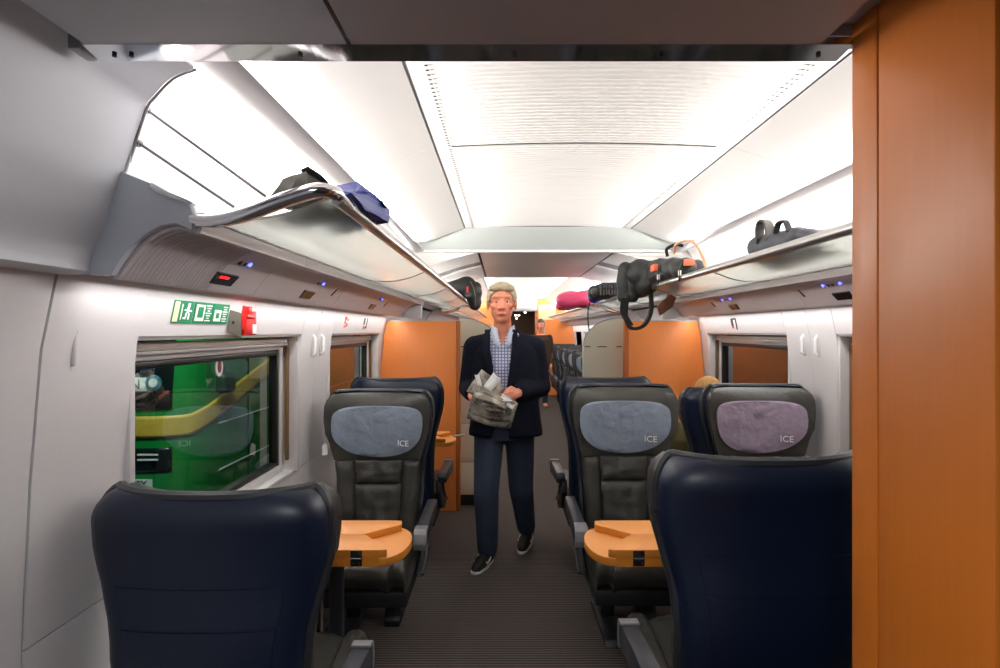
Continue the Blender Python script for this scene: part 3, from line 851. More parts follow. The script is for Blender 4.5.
def make_seat():
    root = empty('train_seat')
    # --- shell
    us = [-1 + 2 * k / 20 for k in range(21)]
    zs = [0.34 + (1.10 - 0.34) * k / 16 for k in range(17)] + [1.115, 1.13, 1.145, 1.16, 1.175, 1.187, 1.195, 1.20]
    loops = []
    for z in zs:
        b = (z - 0.34) / 0.86
        dz = lambda u: top_dip(u) * max(0, (z - 0.9) / 0.3)
        loops.append([(half_w(z) * u, back_y(u, z), z + dz(u)) for u in us] + [(half_w(z) * 0.985 * u, split_y(u, z), z + dz(u)) for u in reversed(us)])
    shell = MB().loft(loops).build('shell', 'shell', root, smooth=True, sharp=60)
    # soft rim running round the shell edge
    rim = []
    for z in zs[2:-1]:
        rim.append((-half_w(z) * 0.995, (split_y(1, z) * 0.5 + back_y(1, z) * 0.5), z))
    top = [(half_w(1.195) * u, split_y(u, 1.195) * 0.5 + back_y(u, 1.195) * 0.5, 1.195 + top_dip(u)) for u in us]
    rim2 = [(-x, y, z) for x, y, z in reversed(rim)]
    MB().tube(rim + top + rim2, 0.015, 8).build('rim', 'rim', shell, smooth=True)
    # recessed-looking service plate on the back
    for (za, zb) in ((0.40, 0.862), (0.868, 0.965)):
        pts = []
        for z in [za + (zb - za) * k / 8 for k in range(9)]:
            pts.append([(half_w(z) * u, back_y(u, z) + 0.0035, z) for u in [-0.76 + 1.52 * k / 12 for k in range(13)]])
        mb = MB().grid(pts)
        e1 = pts[0] + [r[-1] for r in pts[1:]] + list(reversed(pts[-1][:-1])) + [r[0] for r in reversed(pts[1:-1])]
        e2 = [(x, y - 0.008, z) for x, y, z in e1]
        mb.loft([e1, e2], cap=False)
        mb.build('back_plate', 'shell', shell, smooth=True, sharp=40)
    # --- upholstery
    pillow(-0.98, 0.98, 0.835, 1.19, 0.012, 'headrest', 'leather', root, 16, 12, wr=0.006, dip=True)
    pillow(-0.97, -0.565, 0.41, 0.83, 0.03, 'side_bolster', 'leather', root, 6, 16, wr=0.01)
    pillow(0.565, 0.97, 0.41, 0.83, 0.03, 'side_bolster', 'leather', root, 6, 16, wr=0.01)
    for (a, b) in ((0.41, 0.70), (0.703, 0.83)):
        pillow(-0.555, 0.555, a, b, 0.018, 'back_cushion', 'leather', root, 16, 12, wr=0.013)
    # --- headrest cover: flat-topped oval cloth
    mb = MB()
    cx, cz = 0.0, 1.03
    rings = []
    NR, NT = 9, 40
    def oval(th):
        c, s_ = math.cos(th), math.sin(th)
        e = 0.45 if s_ > 0 else 0.86
        x = math.copysign(abs(c) ** e, c); z = math.copysign(abs(s_) ** e, s_)
        return x * 0.238 * (1 - 0.03 * (s_ > 0) * s_), z * (0.092 if s_ > 0 else 0.182)
    def cov(r, th, lift):
        x, z = oval(th); x *= r; z = cz + z * r
        u = max(-0.95, min(0.95, x / half_w(z)))
        wrk = 0.011 * (1 - r ** 4) * (noise.noise(Vector((x * 13 + z * 16, x * 5 - z * 9, 1.3))) + 0.7 * noise.noise(Vector((x * 30 - z * 22, z * 26, 5))))
        return (x, front_y(u, z) - 0.017 - lift * (1 - r ** 3) + wrk, z)
    loops = [[cov(k / NR, 2 * PI * j / NT, 0.014) for j in range(NT)] for k in range(1, NR + 1)]
    back = [(x, y + 0.014, z) for x, y, z in loops[-1]]
    mb.loft([back] + list(reversed(loops)), cap=True)
    cover = mb.build('headrest_cover', 'cover', root, smooth=True, sharp=80)
    fx, fz = 0.135, 0.925
    fy = front_y(fx / half_w(fz), fz) - 0.017 - 0.019
    # lettering stands on the cloth, lower right as seen from the front
    text_obj('ICE', 0.046, 'print', cover, Matrix.Translation((fx, fy, fz)) @ Matrix.Rotation(R(-18), 4, 'Z') @ Matrix.Rotation(R(90), 4, 'X'), 'logo_lettering', ext=0.002)
    # --- seat cushion (rolled front) in centre and bolsters
    def cushion(x0, x1, name, lift):
        ys = [0.06, -0.05, -0.2, -0.34, -0.43, -0.475, -0.495, -0.50, -0.495, -0.47]
        zt = [0.455, 0.452, 0.455, 0.468, 0.474, 0.466, 0.445, 0.41, 0.375, 0.352]
        rows = []
        nx = 8
        for y, z in zip(ys, zt):
            rows.append([(x0 + (x1 - x0) * k / nx, y, z + lift * (1 - abs(2 * k / nx - 1) ** 3) - 0.012 * abs(2 * k / nx - 1) ** 6) for k in range(nx + 1)])
        bot = [[(x0 + (x1 - x0) * k / nx, y, 0.35) for k in range(nx + 1)] for y in (0.06, -0.47)]
        mb = MB().grid(rows).grid([bot[0], bot[1]])
        for side_ in (0, nx):
            prof = [r[side_] for r in rows]
            mb.add([bot[0][side_]] + prof, [tuple(range(len(prof) + 1))])
        mb.add(rows[0] + bot[0], [(k, k + 1, k + nx + 2, k + nx + 1) for k in range(nx)])
        return mb.build(name, 'leather', root, smooth=True, sharp=60)
    cushion(-0.155, 0.155, 'seat_cushion', 0.012)
    cushion(-0.232, -0.157, 'seat_bolster', 0.02)
    cushion(0.157, 0.232, 'seat_bolster', 0.02)
    box('seat_base', 'plastic', -0.235, 0.235, -0.46, 0.12, 0.27, 0.349, root, bevel=0.015)
    MB().prism([(-0.10, 0.0), (0.10, 0.0), (0.10, 0.03), (0.05, 0.10), (0.05, 0.27), (-0.05, 0.27), (-0.05, 0.10), (-0.10, 0.03)], 0, 0.06, 0.14).build('leg', 'plastic', root, bevel=0.004)
    MB().prism([(-0.30, 0.0), (0.16, 0.0), (0.14, 0.03), (-0.28, 0.03)], 0, -0.16, -0.06).build('floor_rail', 'plastic', root, bevel=0.004)
    MB().prism([(-0.06, 0.03), (0.06, 0.03), (0.05, 0.27), (-0.05, 0.27)], 0, -0.14, -0.07).build('leg', 'plastic', root, bevel=0.004)
    # --- armrests
    for s in (-1, 1):
        x = s * 0.280
        prof = [(-0.36, 0.552), (-0.345, 0.585), (-0.10, 0.598), (0.10, 0.605), (0.12, 0.58), (0.10, 0.54), (-0.20, 0.515), (-0.33, 0.500), (-0.36, 0.515)]
        arm = MB().prism([(y, z) for y, z in prof if y > -0.99], 0, x - 0.028, x + 0.028).build('armrest', 'armdark', root, bevel=0.008)
        prof2 = [(-0.378, 0.53), (-0.371, 0.575), (-0.352, 0.592), (-0.30, 0.596), (-0.30, 0.586), (-0.34, 0.575), (-0.352, 0.53), (-0.345, 0.498), (-0.366, 0.498)]
        MB().prism(prof2, 0, x - 0.030, x + 0.030).build('armrest_cap', 'armgrey', arm, bevel=0.003)
        prof3 = [(0.02, 0.56), (0.10, 0.56), (0.11, 0.48), (0.02, 0.36), (-0.18, 0.30), (-0.26, 0.33), (-0.10, 0.40), (0.0, 0.48)]
        x0 = s * 0.24
        MB().prism(prof3, 0, min(x0, s * 0.272), max(x0, s * 0.272)).build('side_shroud', 'plastic', root, bevel=0.006)
        MB().tube(smooth_path([(s * 0.278, 0.06, 0.56), (s * 0.278, -0.02, 0.47), (s * 0.278, -0.14, 0.39), (s * 0.278, -0.26, 0.34)], 4), 0.007, 8).build('shroud_trim', 'armdark', root, smooth=True)
    return root

seat0 = make_seat()
FULL = 1.0
SEATS = [
 # x, y, facing (0 = towards the camera, 180 = away), z-scale, cover, label
 (-0.66, 3.02, 0, 0.97, None, 'dark leather seat with grey-blue headrest cover facing the camera at the left window'),
 (0.64, 3.02, 0, 0.995, None, 'dark leather aisle seat with grey-blue headrest cover facing the camera, right of the aisle'),
 (1.355, 3.02, 0, 0.995, 'cover_mauve', 'dark leather window seat with mauve headrest cover facing the camera on the right'),
 (-0.705, 1.545, 180, 0.925, None, 'navy seat shell seen from behind in the lower left foreground'),
 (0.675, 1.615, 180, 0.978, None, 'navy seat shell seen from behind next to the wooden post'),
 (-0.66, 3.72, 180, 0.998, None, 'navy seat facing away behind the left leather seat, before the orange partition'),
 (0.64, 3.72, 180, 1.0, None, 'navy aisle seat facing away behind the right-hand leather seats'),
 (1.40, 3.73, 180, 0.945, None, 'navy window seat facing away with a fair-haired passenger in it'),
]
for i in range(6):
    SEATS.append((1.31, 7.45 + i * 1.02, 0, 1.0, None, ['nearest', 'second', 'third', 'fourth', 'fifth', 'farthest'][i] + ' of the dark single seats in the far saloon'))
for i, (x, y, a, zs, cv, lab) in enumerate(SEATS):
    s_ = seat0 if i == 0 else copy_tree(seat0)
    s_.location = (x, y, 0.001); s_.rotation_euler = (0, 0, R(a)); s_.scale = (1, 1, zs)
    tag(s_, lab, 'seat', 'train seats')
    if a == 180 and y < 2:      # near seats: armrests pushed back
        for ch in s_.children:
            if ch.name.startswith('armrest'):
                ch.scale = (1, 0.72, 1); ch.location = (0, 0.03, 0)
            elif ch.name.startswith('shroud_trim'):
                ch.scale = (1, 0.6, 1)
    if cv:
        for ch in s_.children:
            if ch.name.startswith('headrest_cover'):
                ch.material_slots[0].link = 'OBJECT'; ch.material_slots[0].material = M[cv]
# white paper tag hanging by the wall side of the left seat
pt_ = MB().prism([(-0.012, -0.03), (0.014, -0.024), (0.012, 0.02), (0.004, 0.034), (-0.014, 0.022)], 1, -0.0015, 0.0015).build('paper_tag', 'print')
pt_.location = (-0.915, 2.98, 0.88); tag(pt_, 'small white paper tag hanging beside the left leather seat', 'tag')

# =================================================================== TABLES
def make_table(side, xend, xwall, yc_, label, scale=1.0):
    """fixed half-round leaf with two folded leaves on top; xend = rounded end, xwall = wall end"""
    root = empty('folding_table', (xend, yc_, 0), label=label, cat='table', group='folding tables')
    s = 1 if xwall > xend else -1       # direction from the rounded end to the wall
    L = abs(xwall - xend)
    hd = 0.158
    zb, zm, zt = 0.670, 0.699, 0.728
    poly = [(s * L, -hd), (s * L, hd)]
    n = 14
    for k in range(n + 1):
        a = PI / 2 - PI * k / n
        poly.append((s * 0.085 * (1 - math.cos(a) ** 0.9 if math.cos(a) > 0 else 1), hd * math.sin(a)))
    leaf = MB().prism(poly, 2, zb, zm).build('fixed_leaf', 'table', root, bevel=0.002)
    # table edge band along the front
    box('front_edge', 'table_edge', *sorted((s * 0.085, s * L)), -hd - 0.0015, -hd, zb, zm, leaf)
    for t in (-1, 1):
        q = [(s * L, t * 0.001), (s * 0.175, t * 0.001), (s * (0.075 if t < 0 else 0.055), t * 0.11), (s * 0.06, t * 0.152), (s * 0.085, t * hd), (s * L, t * hd)]
        lf = MB().prism(q, 2, zm + 0.002, zt).build('folded_leaf', 'table', root, bevel=0.002)
        if t < 0:
            box('front_edge', 'table_edge', *sorted((s * 0.087, s * L)), -hd - 0.0015, -hd, zm + 0.003, zt - 0.001, lf)
    for ch in root.children:
        me = ch.data
        me.materials.append(M['table_edge'])
        for pl in me.polygons:
            if pl.normal.z < 0.3 and pl.normal.y < 0.9: pl.material_index = 1
    hx = s * 0.165
    h = box('hinge', 'rubber', hx - 0.02, hx + 0.02, -hd - 0.004, -hd + 0.002, zb + 0.002, zt - 0.002, root, bevel=0.001)
    for ax in (-0.011, 0.011):
        for az in (zb + 0.012, zt - 0.012):
            MB().tube([(hx + ax, -hd - 0.006, az), (hx + ax, -hd - 0.003, az)], 0.0042, 8).build('rivet', 'chrome', h, smooth=True)
    MB().tube([(hx - 0.018, -hd - 0.005, zm), (hx + 0.018, -hd - 0.005, zm)], 0.003, 8).build('hinge_pin', 'chrome', h, smooth=True)
    return root
t1 = make_table(-1, -0.345, -1.0, 2.175, 'folded orange-beech table in front of the left window seat')
MB().tube([(-0.335, -0.03, 0.0), (-0.335, -0.03, 0.668)], 0.017, 12).build('leg', 'chrome', t1, smooth=True)
box('leg_post', 'armdark', -0.315, -0.265, 0.02, 0.06, 0.0, 0.668, t1, bevel=0.006)
box('foot', 'rubber', -0.40, -0.25, -0.06, 0.10, 0.0, 0.018, t1, bevel=0.005)
t2 = make_table(1, 0.307, 1.64, 2.175, 'folded orange-beech table in front of the right-hand leather seats')
MB().tube([(0.62, -0.03, 0.0), (0.62, -0.03, 0.668)], 0.017, 12).build('leg', 'chrome', t2, smooth=True)
box('foot', 'rubber', 0.54, 0.70, -0.10, 0.06, 0.0, 0.018, t2, bevel=0.005)
t3 = make_table(-1, -0.345, -1.0, 4.25, 'small orange-beech table beside the left orange partition')
MB().tube([(-0.33, -0.03, 0.0), (-0.33, -0.03, 0.668)], 0.017, 12).build('leg', 'chrome', t3, smooth=True)
MB().tube([(-0.02, 0.02, 0.715), (0.05, 0.03, 0.722), (0.06, 0.03, 0.722)], [0.008, 0.008, 0.012], 8).build('latch', 'alu', t3, smooth=True)
for t in (t1, t2, t3):
    t.location.z = 0.001

# =================================================================== PEOPLE
def blob(prims, voxel, smooth_n, name):
    """union of rounded tapered segments, ellipsoids and ring lofts -> one continuous smooth mesh"""
    bm = bmesh.new()
    for p in prims:
        if p[0] == 'cap':
            _, a, b, ra, rb = p
            a, b = Vector(a), Vector(b)
            n = 12
            d = (b - a)
            t = d.normalized()
            u = t.orthogonal().normalized(); v = t.cross(u)
            loops = []
            for k in (-90, -60, -30):
                loops.append((a + t * ra * math.sin(R(k)), max(ra * math.cos(R(k)), 1e-4)))
            m_ = 3
            for k in range(m_ + 1):
                f = k / m_
                loops.append((a.lerp(b, f), ra + (rb - ra) * f))
            for k in (30, 60, 90):
                loops.append((b + t * rb * math.sin(R(k)), max(rb * math.cos(R(k)), 1e-4)))
            vv = [[bm.verts.new(c + (u * math.cos(2 * PI * j / n) + v * math.sin(2 * PI * j / n)) * r) for j in range(n)] for c, r in loops]
            for i in range(len(vv) - 1):
                for j in range(n):
                    bm.faces.new((vv[i][j], vv[i][(j + 1) % n], vv[i + 1][(j + 1) % n], vv[i + 1][j]))
            bm.faces.new(list(reversed(vv[0]))); bm.faces.new(vv[-1])
        elif p[0] == 'ell':
            _, c, r = p[:3]
            mt = Matrix.Translation(c) @ (p[3] if len(p) > 3 else Matrix()) @ Matrix.Diagonal((*r, 1))
            bmesh.ops.create_uvsphere(bm, u_segments=20, v_segments=14, radius=1, matrix=mt)
        elif p[0] == 'rings':
            n = 24
            vv = []
            for (cx, cy, cz, rx, ry) in p[1]:
                ring = []
                for j in range(n):
                    a = 2 * PI * j / n
                    c_, s_ = math.cos(a), math.sin(a)
                    ring.append(bm.verts.new((cx + rx * math.copysign(abs(c_) ** 0.8, c_), cy + ry * math.copysign(abs(s_) ** 0.8, s_), cz)))
                vv.append(ring)
            for i in range(len(vv) - 1):
                for j in range(n):
                    bm.faces.new((vv[i][j], vv[i][(j + 1) % n], vv[i + 1][(j + 1) % n], vv[i + 1][j]))
            bm.faces.new(list(reversed(vv[0]))); bm.faces.new(vv[-1])
    bmesh.ops.recalc_face_normals(bm, faces=bm.faces)
    me = bpy.data.meshes.new('tmp'); bm.to_mesh(me); bm.free()
    o = bpy.data.objects.new('tmp', me); C.objects.link(o)
    md = o.modifiers.new('r', 'REMESH'); md.mode = 'VOXEL'; md.voxel_size = voxel; md.use_smooth_shade = True
    ms = o.modifiers.new('s', 'SMOOTH'); ms.iterations = smooth_n; ms.factor = 0.5
    bpy.context.view_layer.update()
    m2 = ob_from_eval(o, name, [])
    bpy.data.objects.remove(o, do_unlink=True)
    for pl in m2.polygons: pl.use_smooth = True
    return m2
def mesh_obj(name, me, m, parent):
    me.materials.clear(); me.materials.append(M[m])
    o = bpy.data.objects.new(name, me); C.objects.link(o); o.parent = parent
    return o
def cut_faces(me, test):
    bm = bmesh.new(); bm.from_mesh(me)
    kill = [f for f in bm.faces if test(f.calc_center_median(), f.normal)]
    bmesh.ops.delete(bm, geom=kill, context='FACES')
    bm.to_mesh(me); bm.free()

def head_prims(c, k=1.0):
    """c = centre of the skull; face towards -Y"""
    x, y, z = c
    return [('ell', (x, y + 0.012 * k, z + 0.025 * k), (0.076 * k, 0.094 * k, 0.092 * k)),
            ('ell', (x, y - 0.018 * k, z - 0.035 * k), (0.064 * k, 0.068 * k, 0.085 * k)),
            ('ell', (x, y - 0.045 * k, z - 0.092 * k), (0.036 * k, 0.034 * k, 0.026 * k)),
            ('ell', (x, y - 0.062 * k, z + 0.032 * k), (0.052 * k, 0.022 * k, 0.014 * k)),
            ('cap', (x, y - 0.078 * k, z + 0.012 * k), (x, y - 0.104 * k, z - 0.032 * k), 0.009 * k, 0.014 * k),
            ('ell', (x - 0.012 * k, y - 0.090 * k, z - 0.036 * k), (0.009 * k, 0.010 * k, 0.008 * k)),
            ('ell', (x + 0.012 * k, y - 0.090 * k, z - 0.036 * k), (0.009 * k, 0.010 * k, 0.008 * k)),
            ('ell', (x - 0.042 * k, y - 0.056 * k, z - 0.022 * k), (0.022 * k, 0.020 * k, 0.018 * k)),
            ('ell', (x + 0.042 * k, y - 0.056 * k, z - 0.022 * k), (0.022 * k, 0.020 * k, 0.018 * k)),
            ('ell', (x, y - 0.078 * k, z - 0.066 * k), (0.026 * k, 0.012 * k, 0.012 * k)),
            ('ell', (x - 0.080 * k, y + 0.012 * k, z - 0.008 * k), (0.010 * k, 0.022 * k, 0.034 * k)),
            ('ell', (x + 0.080 * k, y + 0.012 * k, z - 0.008 * k), (0.010 * k, 0.022 * k, 0.034 * k))]
def face_details(root, c, k=1.0):
    x, y, z = c
    for s in (-1, 1):
        me = blob([('ell', (x + s * 0.031 * k, y - 0.067 * k, z + 0.004 * k), (0.012 * k, 0.010 * k, 0.0055 * k))], 0.0022, 1, 'eye')
        e = mesh_obj('eye', me, 'eye', root)
        me = blob([('ell', (x + s * 0.031 * k, y - 0.0755 * k, z + 0.003 * k), (0.0058 * k, 0.003, 0.0052 * k))], 0.0015, 1, 'iris')
        mesh_obj('iris', me, 'iris', e)
        MB().tube([(x + s * 0.012 * k, y - 0.085 * k, z + 0.026 * k), (x + s * 0.03 * k, y - 0.084 * k, z + 0.030 * k), (x + s * 0.05 * k, y - 0.072 * k, z + 0.024 * k)], [0.003, 0.0042, 0.002], 6).build('eyebrow', 'hair', root, smooth=True)
    MB().tube([(x - 0.026 * k, y - 0.079 * k, z - 0.070 * k), (x - 0.01 * k, y - 0.090 * k, z - 0.066 * k), (x + 0.01 * k, y - 0.090 * k, z - 0.066 * k), (x + 0.026 * k, y - 0.079 * k, z - 0.070 * k)], [0.002, 0.005, 0.005, 0.002], 8).build('lips', 'lips', root, smooth=True)

def hand_prims(wrist, knuckle_c, across, curl, out):
    """palm from the wrist to the knuckles, four unequal curled fingers and a thumb"""
    wv, kc, ac, cu = Vector(wrist), Vector(knuckle_c), Vector(across).normalized(), Vector(curl).normalized()
    fw = (kc - wv).normalized()
    pr = [('cap', wv, wv.lerp(kc, 0.5), 0.026, 0.030)]
    for k, (off, ln) in enumerate(((-0.030, 0.070), (-0.010, 0.080), (0.011, 0.076), (0.030, 0.060))):
        b = kc + ac * off
        pr.append(('cap', wv + ac * off * 0.5, b, 0.017, 0.0125))
        m_ = b + fw * ln * 0.40 + cu * ln * 0.18
        e = m_ + fw * ln * 0.05 + cu * ln * 0.42
        t = e - fw * ln * 0.18 + cu * ln * 0.16
        pr += [('cap', b, m_, 0.0105, 0.0095), ('cap', m_, e, 0.0095, 0.009), ('cap', e, t, 0.009, 0.008)]
    tb = wv.lerp(kc, 0.35) + ac * out * 0.026
    tm = tb + ac * out * 0.028 + fw * 0.035 + cu * 0.01
    te = tm + fw * 0.034 + cu * 0.012 - ac * out * 0.006
    pr += [('cap', tb, tm, 0.0145, 0.0115), ('cap', tm, te, 0.011, 0.009)]
    return pr

def shoe(root, ankle, heel, toe):
    a, h, t = Vector(ankle), Vector(heel), Vector(toe)
    f = (t - h); f.z = 0 if abs(f.z) < 0.02 else f.z
    fd = f.normalized(); ln = f.length
    me = blob([('cap', h + Vector((0, 0, 0.03)), h + fd * ln * 0.55 + Vector((0, 0, 0.028)), 0.038, 0.044),
               ('cap', h + fd * ln * 0.55 + Vector((0, 0, 0.026)), t - fd * 0.035 + Vector((0, 0, 0.012)), 0.045, 0.034),
               ('cap', a + Vector((0, 0, 0.01)), h + fd * 0.05 + Vector((0, 0, 0.05)), 0.044, 0.042)], 0.007, 3, 'shoe')
    s_ = mesh_obj('shoe', me, 'shoe', root)
    side = Vector((0, 0, 1)).cross(fd).normalized()
    n = 20
    out = []
    for k in range(n):
        ang = 2 * PI * k / n
        q = 0.046 if math.cos(ang) > 0 else 0.040
        p = h + fd * (ln * 0.44 + (ln * 0.5 + 0.022) * math.cos(ang)) + side * q * math.copysign(abs(math.sin(ang)) ** 0.75, math.sin(ang))
        out.append(p)
    zb = -0.012
    MB().loft([[p + Vector((0, 0, zb)) for p in out], [p + Vector((0, 0, zb + 0.016)) for p in out]]).build('sole', 'sole', s_, bevel=0.004)
    return s_, fd, side

# --- the walking man with the newspaper
man = empty('person', (0.0, 3.72, 0.0), label='man in dark blazer, checked shirt and jeans walking up the aisle', cat='person')
HC = (-0.008, -0.045, 1.668)
hipL, hipR = (-0.085, 0.02, 0.90), (0.105, 0.03, 0.90)
kneeL, kneeR = (-0.105, -0.075, 0.485), (0.118, 0.09, 0.46)
ankL, ankR = (-0.098, 0.005, 0.095), (0.165, 0.335, 0.125)
shL, shR = (-0.178, 0.0, 1.385), (0.200, 0.02, 1.38)
elL, elR = (-0.218, 0.02, 1.125), (0.240, 0.03, 1.13)
wrL, wrR = (-0.185, -0.22, 1.10), (0.085, -0.225, 1.115)
body = head_prims(HC, 1.10) + [
    ('cap', (0.0, -0.01, 1.46), (-0.005, -0.03, 1.60), 0.058, 0.056),
    ('rings', [(0.012, 0.0, 0.86, 0.15, 0.10), (0.012, 0.0, 0.95, 0.16, 0.11), (0.01, 0, 1.1, 0.155, 0.105), (0.01, 0, 1.28, 0.17, 0.11), (0.012, 0, 1.40, 0.17, 0.10), (0.008, 0, 1.46, 0.10, 0.07)]),
    ('cap', shL, elL, 0.05, 0.042), ('cap', elL, wrL, 0.042, 0.028), ('cap', shR, elR, 0.05, 0.042), ('cap', elR, wrR, 0.042, 0.028),
    ('cap', (-0.09, 0, 1.40), shL, 0.06, 0.05), ('cap', (0.11, 0, 1.40), shR, 0.06, 0.05),
    ('cap', hipL, kneeL, 0.075, 0.05), ('cap', kneeL, ankL, 0.048, 0.035), ('cap', hipR, kneeR, 0.075, 0.05), ('cap', kneeR, ankR, 0.048, 0.035)]
body += hand_prims(wrL, (-0.165, -0.285, 1.075), (0.15, -0.25, 0.95), (0.9, -0.35, -0.1), 1)
body += hand_prims(wrR, (0.035, -0.295, 1.10), (0.2, 0.1, 0.97), (-0.95, -0.1, -0.2), 1)
mesh_obj('body', blob(body, 0.0052, 4, 'body'), 'skin', man)
face_details(man, HC, 1.10)
hx, hy, hz = HC
hm = blob([('ell', (hx, hy + 0.020, hz + 0.036), (0.092, 0.105, 0.096)), ('ell', (hx + 0.02, hy - 0.052, hz + 0.088), (0.056, 0.036, 0.022)), ('ell', (hx - 0.03, hy - 0.045, hz + 0.090), (0.045, 0.045, 0.020)), ('ell', (hx, hy + 0.06, hz - 0.03), (0.068, 0.05, 0.06))], 0.005, 2, 'hair')
def hair_cut(c, n):
    front = c.y < hy - 0.005
    if front and c.z < hz + 0.075 - 0.02 * ((c.x - hx) / 0.05) ** 2 and abs(c.x - hx) < 0.068: return True
    if c.y < hy - 0.015 and c.z < hz + 0.01: return True
    if c.z < hz - 0.01 and c.y < hy + 0.035: return True
    return False
cut_faces(hm, hair_cut)
ho = mesh_obj('hair', hm, 'hair', man)
sm = ho.modifiers.new('thick', 'SOLIDIFY'); sm.thickness = 0.006; sm.offset = 1
# shirt: torso piece and collar
sh = blob([('rings', [(0.012, -0.005, 0.90, 0.18, 0.118), (0.012, -0.008, 1.05, 0.178, 0.124), (0.01, -0.005, 1.28, 0.19, 0.128), (0.012, -0.003, 1.40, 0.185, 0.115), (0.008, -0.005, 1.465, 0.11, 0.085), (0.002, -0.012, 1.505, 0.070, 0.070)])], 0.009, 3, 'shirt')
cut_faces(sh, lambda c, n: c.y < -0.03 and c.z > 1.395 and abs(c.x + 0.004) < 0.034 * (c.z - 1.395) / 0.09)
shirt = mesh_obj('shirt', sh, 'shirt', man)
for s in (-1, 1):
    pts = [[(s * 0.020, -0.142, 1.385), (s * 0.046, -0.135, 1.405), (s * 0.074, -0.100, 1.440)], [(s * 0.024, -0.118, 1.44), (s * 0.050, -0.105, 1.465), (s * 0.076, -0.065, 1.495)], [(s * 0.034, -0.088, 1.505), (s * 0.056, -0.066, 1.520), (s * 0.072, -0.02, 1.530)]]
    c_ = MB().grid(pts).build('collar', mat('collar', (214, 222, 240), 0.8), shirt, smooth=True)
    q = c_.modifiers.new('thick', 'SOLIDIFY'); q.thickness = 0.005
# jacket
jk = blob([('rings', [(0.018, 0.005, 0.835, 0.232, 0.155), (0.018, 0.005, 0.95, 0.215, 0.145), (0.015, 0.0, 1.08, 0.205, 0.142), (0.012, 0.0, 1.25, 0.215, 0.146), (0.012, 0.0, 1.36, 0.20, 0.135), (0.012, 0.004, 1.425, 0.155, 0.11), (0.008, 0.015, 1.47, 0.105, 0.085), (0.004, 0.02, 1.505, 0.080, 0.075)]),
           ('cap', (-0.09, 0, 1.395), shL, 0.078, 0.068), ('cap', (0.11, 0, 1.395), shR, 0.078, 0.068),
           ('cap', shL, elL, 0.070, 0.060), ('cap', elL, (-0.19, -0.17, 1.11), 0.062, 0.046),
           ('cap', shR, elR, 0.070, 0.062), ('cap', elR, (0.11, -0.175, 1.12), 0.064, 0.048)], 0.011, 3, 'jacket')
def vopen(c, n):
    xo = -0.012
    if c.y > -0.02 or abs(c.x - xo) > 0.2: return False
    if c.z > 1.505: return True
    wv = interp([(0.80, 0.06), (0.95, 0.030), (1.10, 0.034), (1.25, 0.052), (1.40, 0.072), (1.5, 0.078)], c.z)
    return abs(c.x - xo) < wv
cut_faces(jk, vopen)
jo = mesh_obj('jacket', jk, 'jacket', man)
q = jo.modifiers.new('thick', 'SOLIDIFY'); q.thickness = 0.008; q.offset = 1
jyf = lambda z: interp([(1.05, -0.150), (1.25, -0.152), (1.36, -0.140), (1.43, -0.112), (1.50, -0.06)], z)
for s in (-1, 1):
    rows = []
    for z in (1.08, 1.16, 1.25, 1.33, 1.38, 1.385, 1.42, 1.46, 1.50):
        wi = interp([(1.08, 0.030), (1.25, 0.050), (1.40, 0.068), (1.5, 0.072)], z)
        wo = wi + interp([(1.08, 0.008), (1.25, 0.045), (1.375, 0.072), (1.386, 0.045), (1.5, 0.03)], z)
        rows.append([(-0.012 + s * (wi + (wo - wi) * k / 3), jyf(z) - 0.010 + 0.35 * max(0, wi + (wo - wi) * k / 3 - 0.06) ** 1.2, z) for k in range(4)])
    l_ = MB().grid(rows).build('lapel', 'jacket', jo, smooth=True)
    q = l_.modifiers.new('thick', 'SOLIDIFY'); q.thickness = 0.006
# trousers, shoes
tr = blob([('rings', [(0.012, 0.01, 0.80, 0.165, 0.12), (0.012, 0.01, 0.95, 0.172, 0.125)]), ('cap', hipL, kneeL, 0.104, 0.082), ('cap', kneeL, (-0.10, 0.0, 0.10), 0.082, 0.068), ('cap', hipR, kneeR, 0.104, 0.082), ('cap', kneeR, (0.16, 0.305, 0.135), 0.082, 0.066)], 0.010, 3, 'trousers')
mesh_obj('trousers', tr, 'jeans', man)
for (an, he, to) in ((ankL, (-0.088, 0.035, 0.012), (-0.178, -0.175, 0.012)), (ankR, (0.185, 0.36, 0.05), (0.118, 0.145, 0.014))):
    s_, fd, sd = shoe(man, an, he, to)
    # white tick-shaped side mark
    base = Vector(he) + fd * 0.10 + Vector((0, 0, 0.032))
    for sg in (1, -1):
        o_ = sd * 0.0455 * sg
        MB().ribbon([base + fd * 0.045 + o_ * 0.98 + Vector((0, 0, 0.012)), base + fd * 0.03 + o_ + Vector((0, 0, -0.006)), base + fd * -0.01 + o_ * 0.98 + Vector((0, 0, 0.004)), base - fd * 0.055 + o_ * 0.86 + Vector((0, 0, 0.03))], (0, 0, 0.009), 0.004).build('side_mark', 'sole', s_)

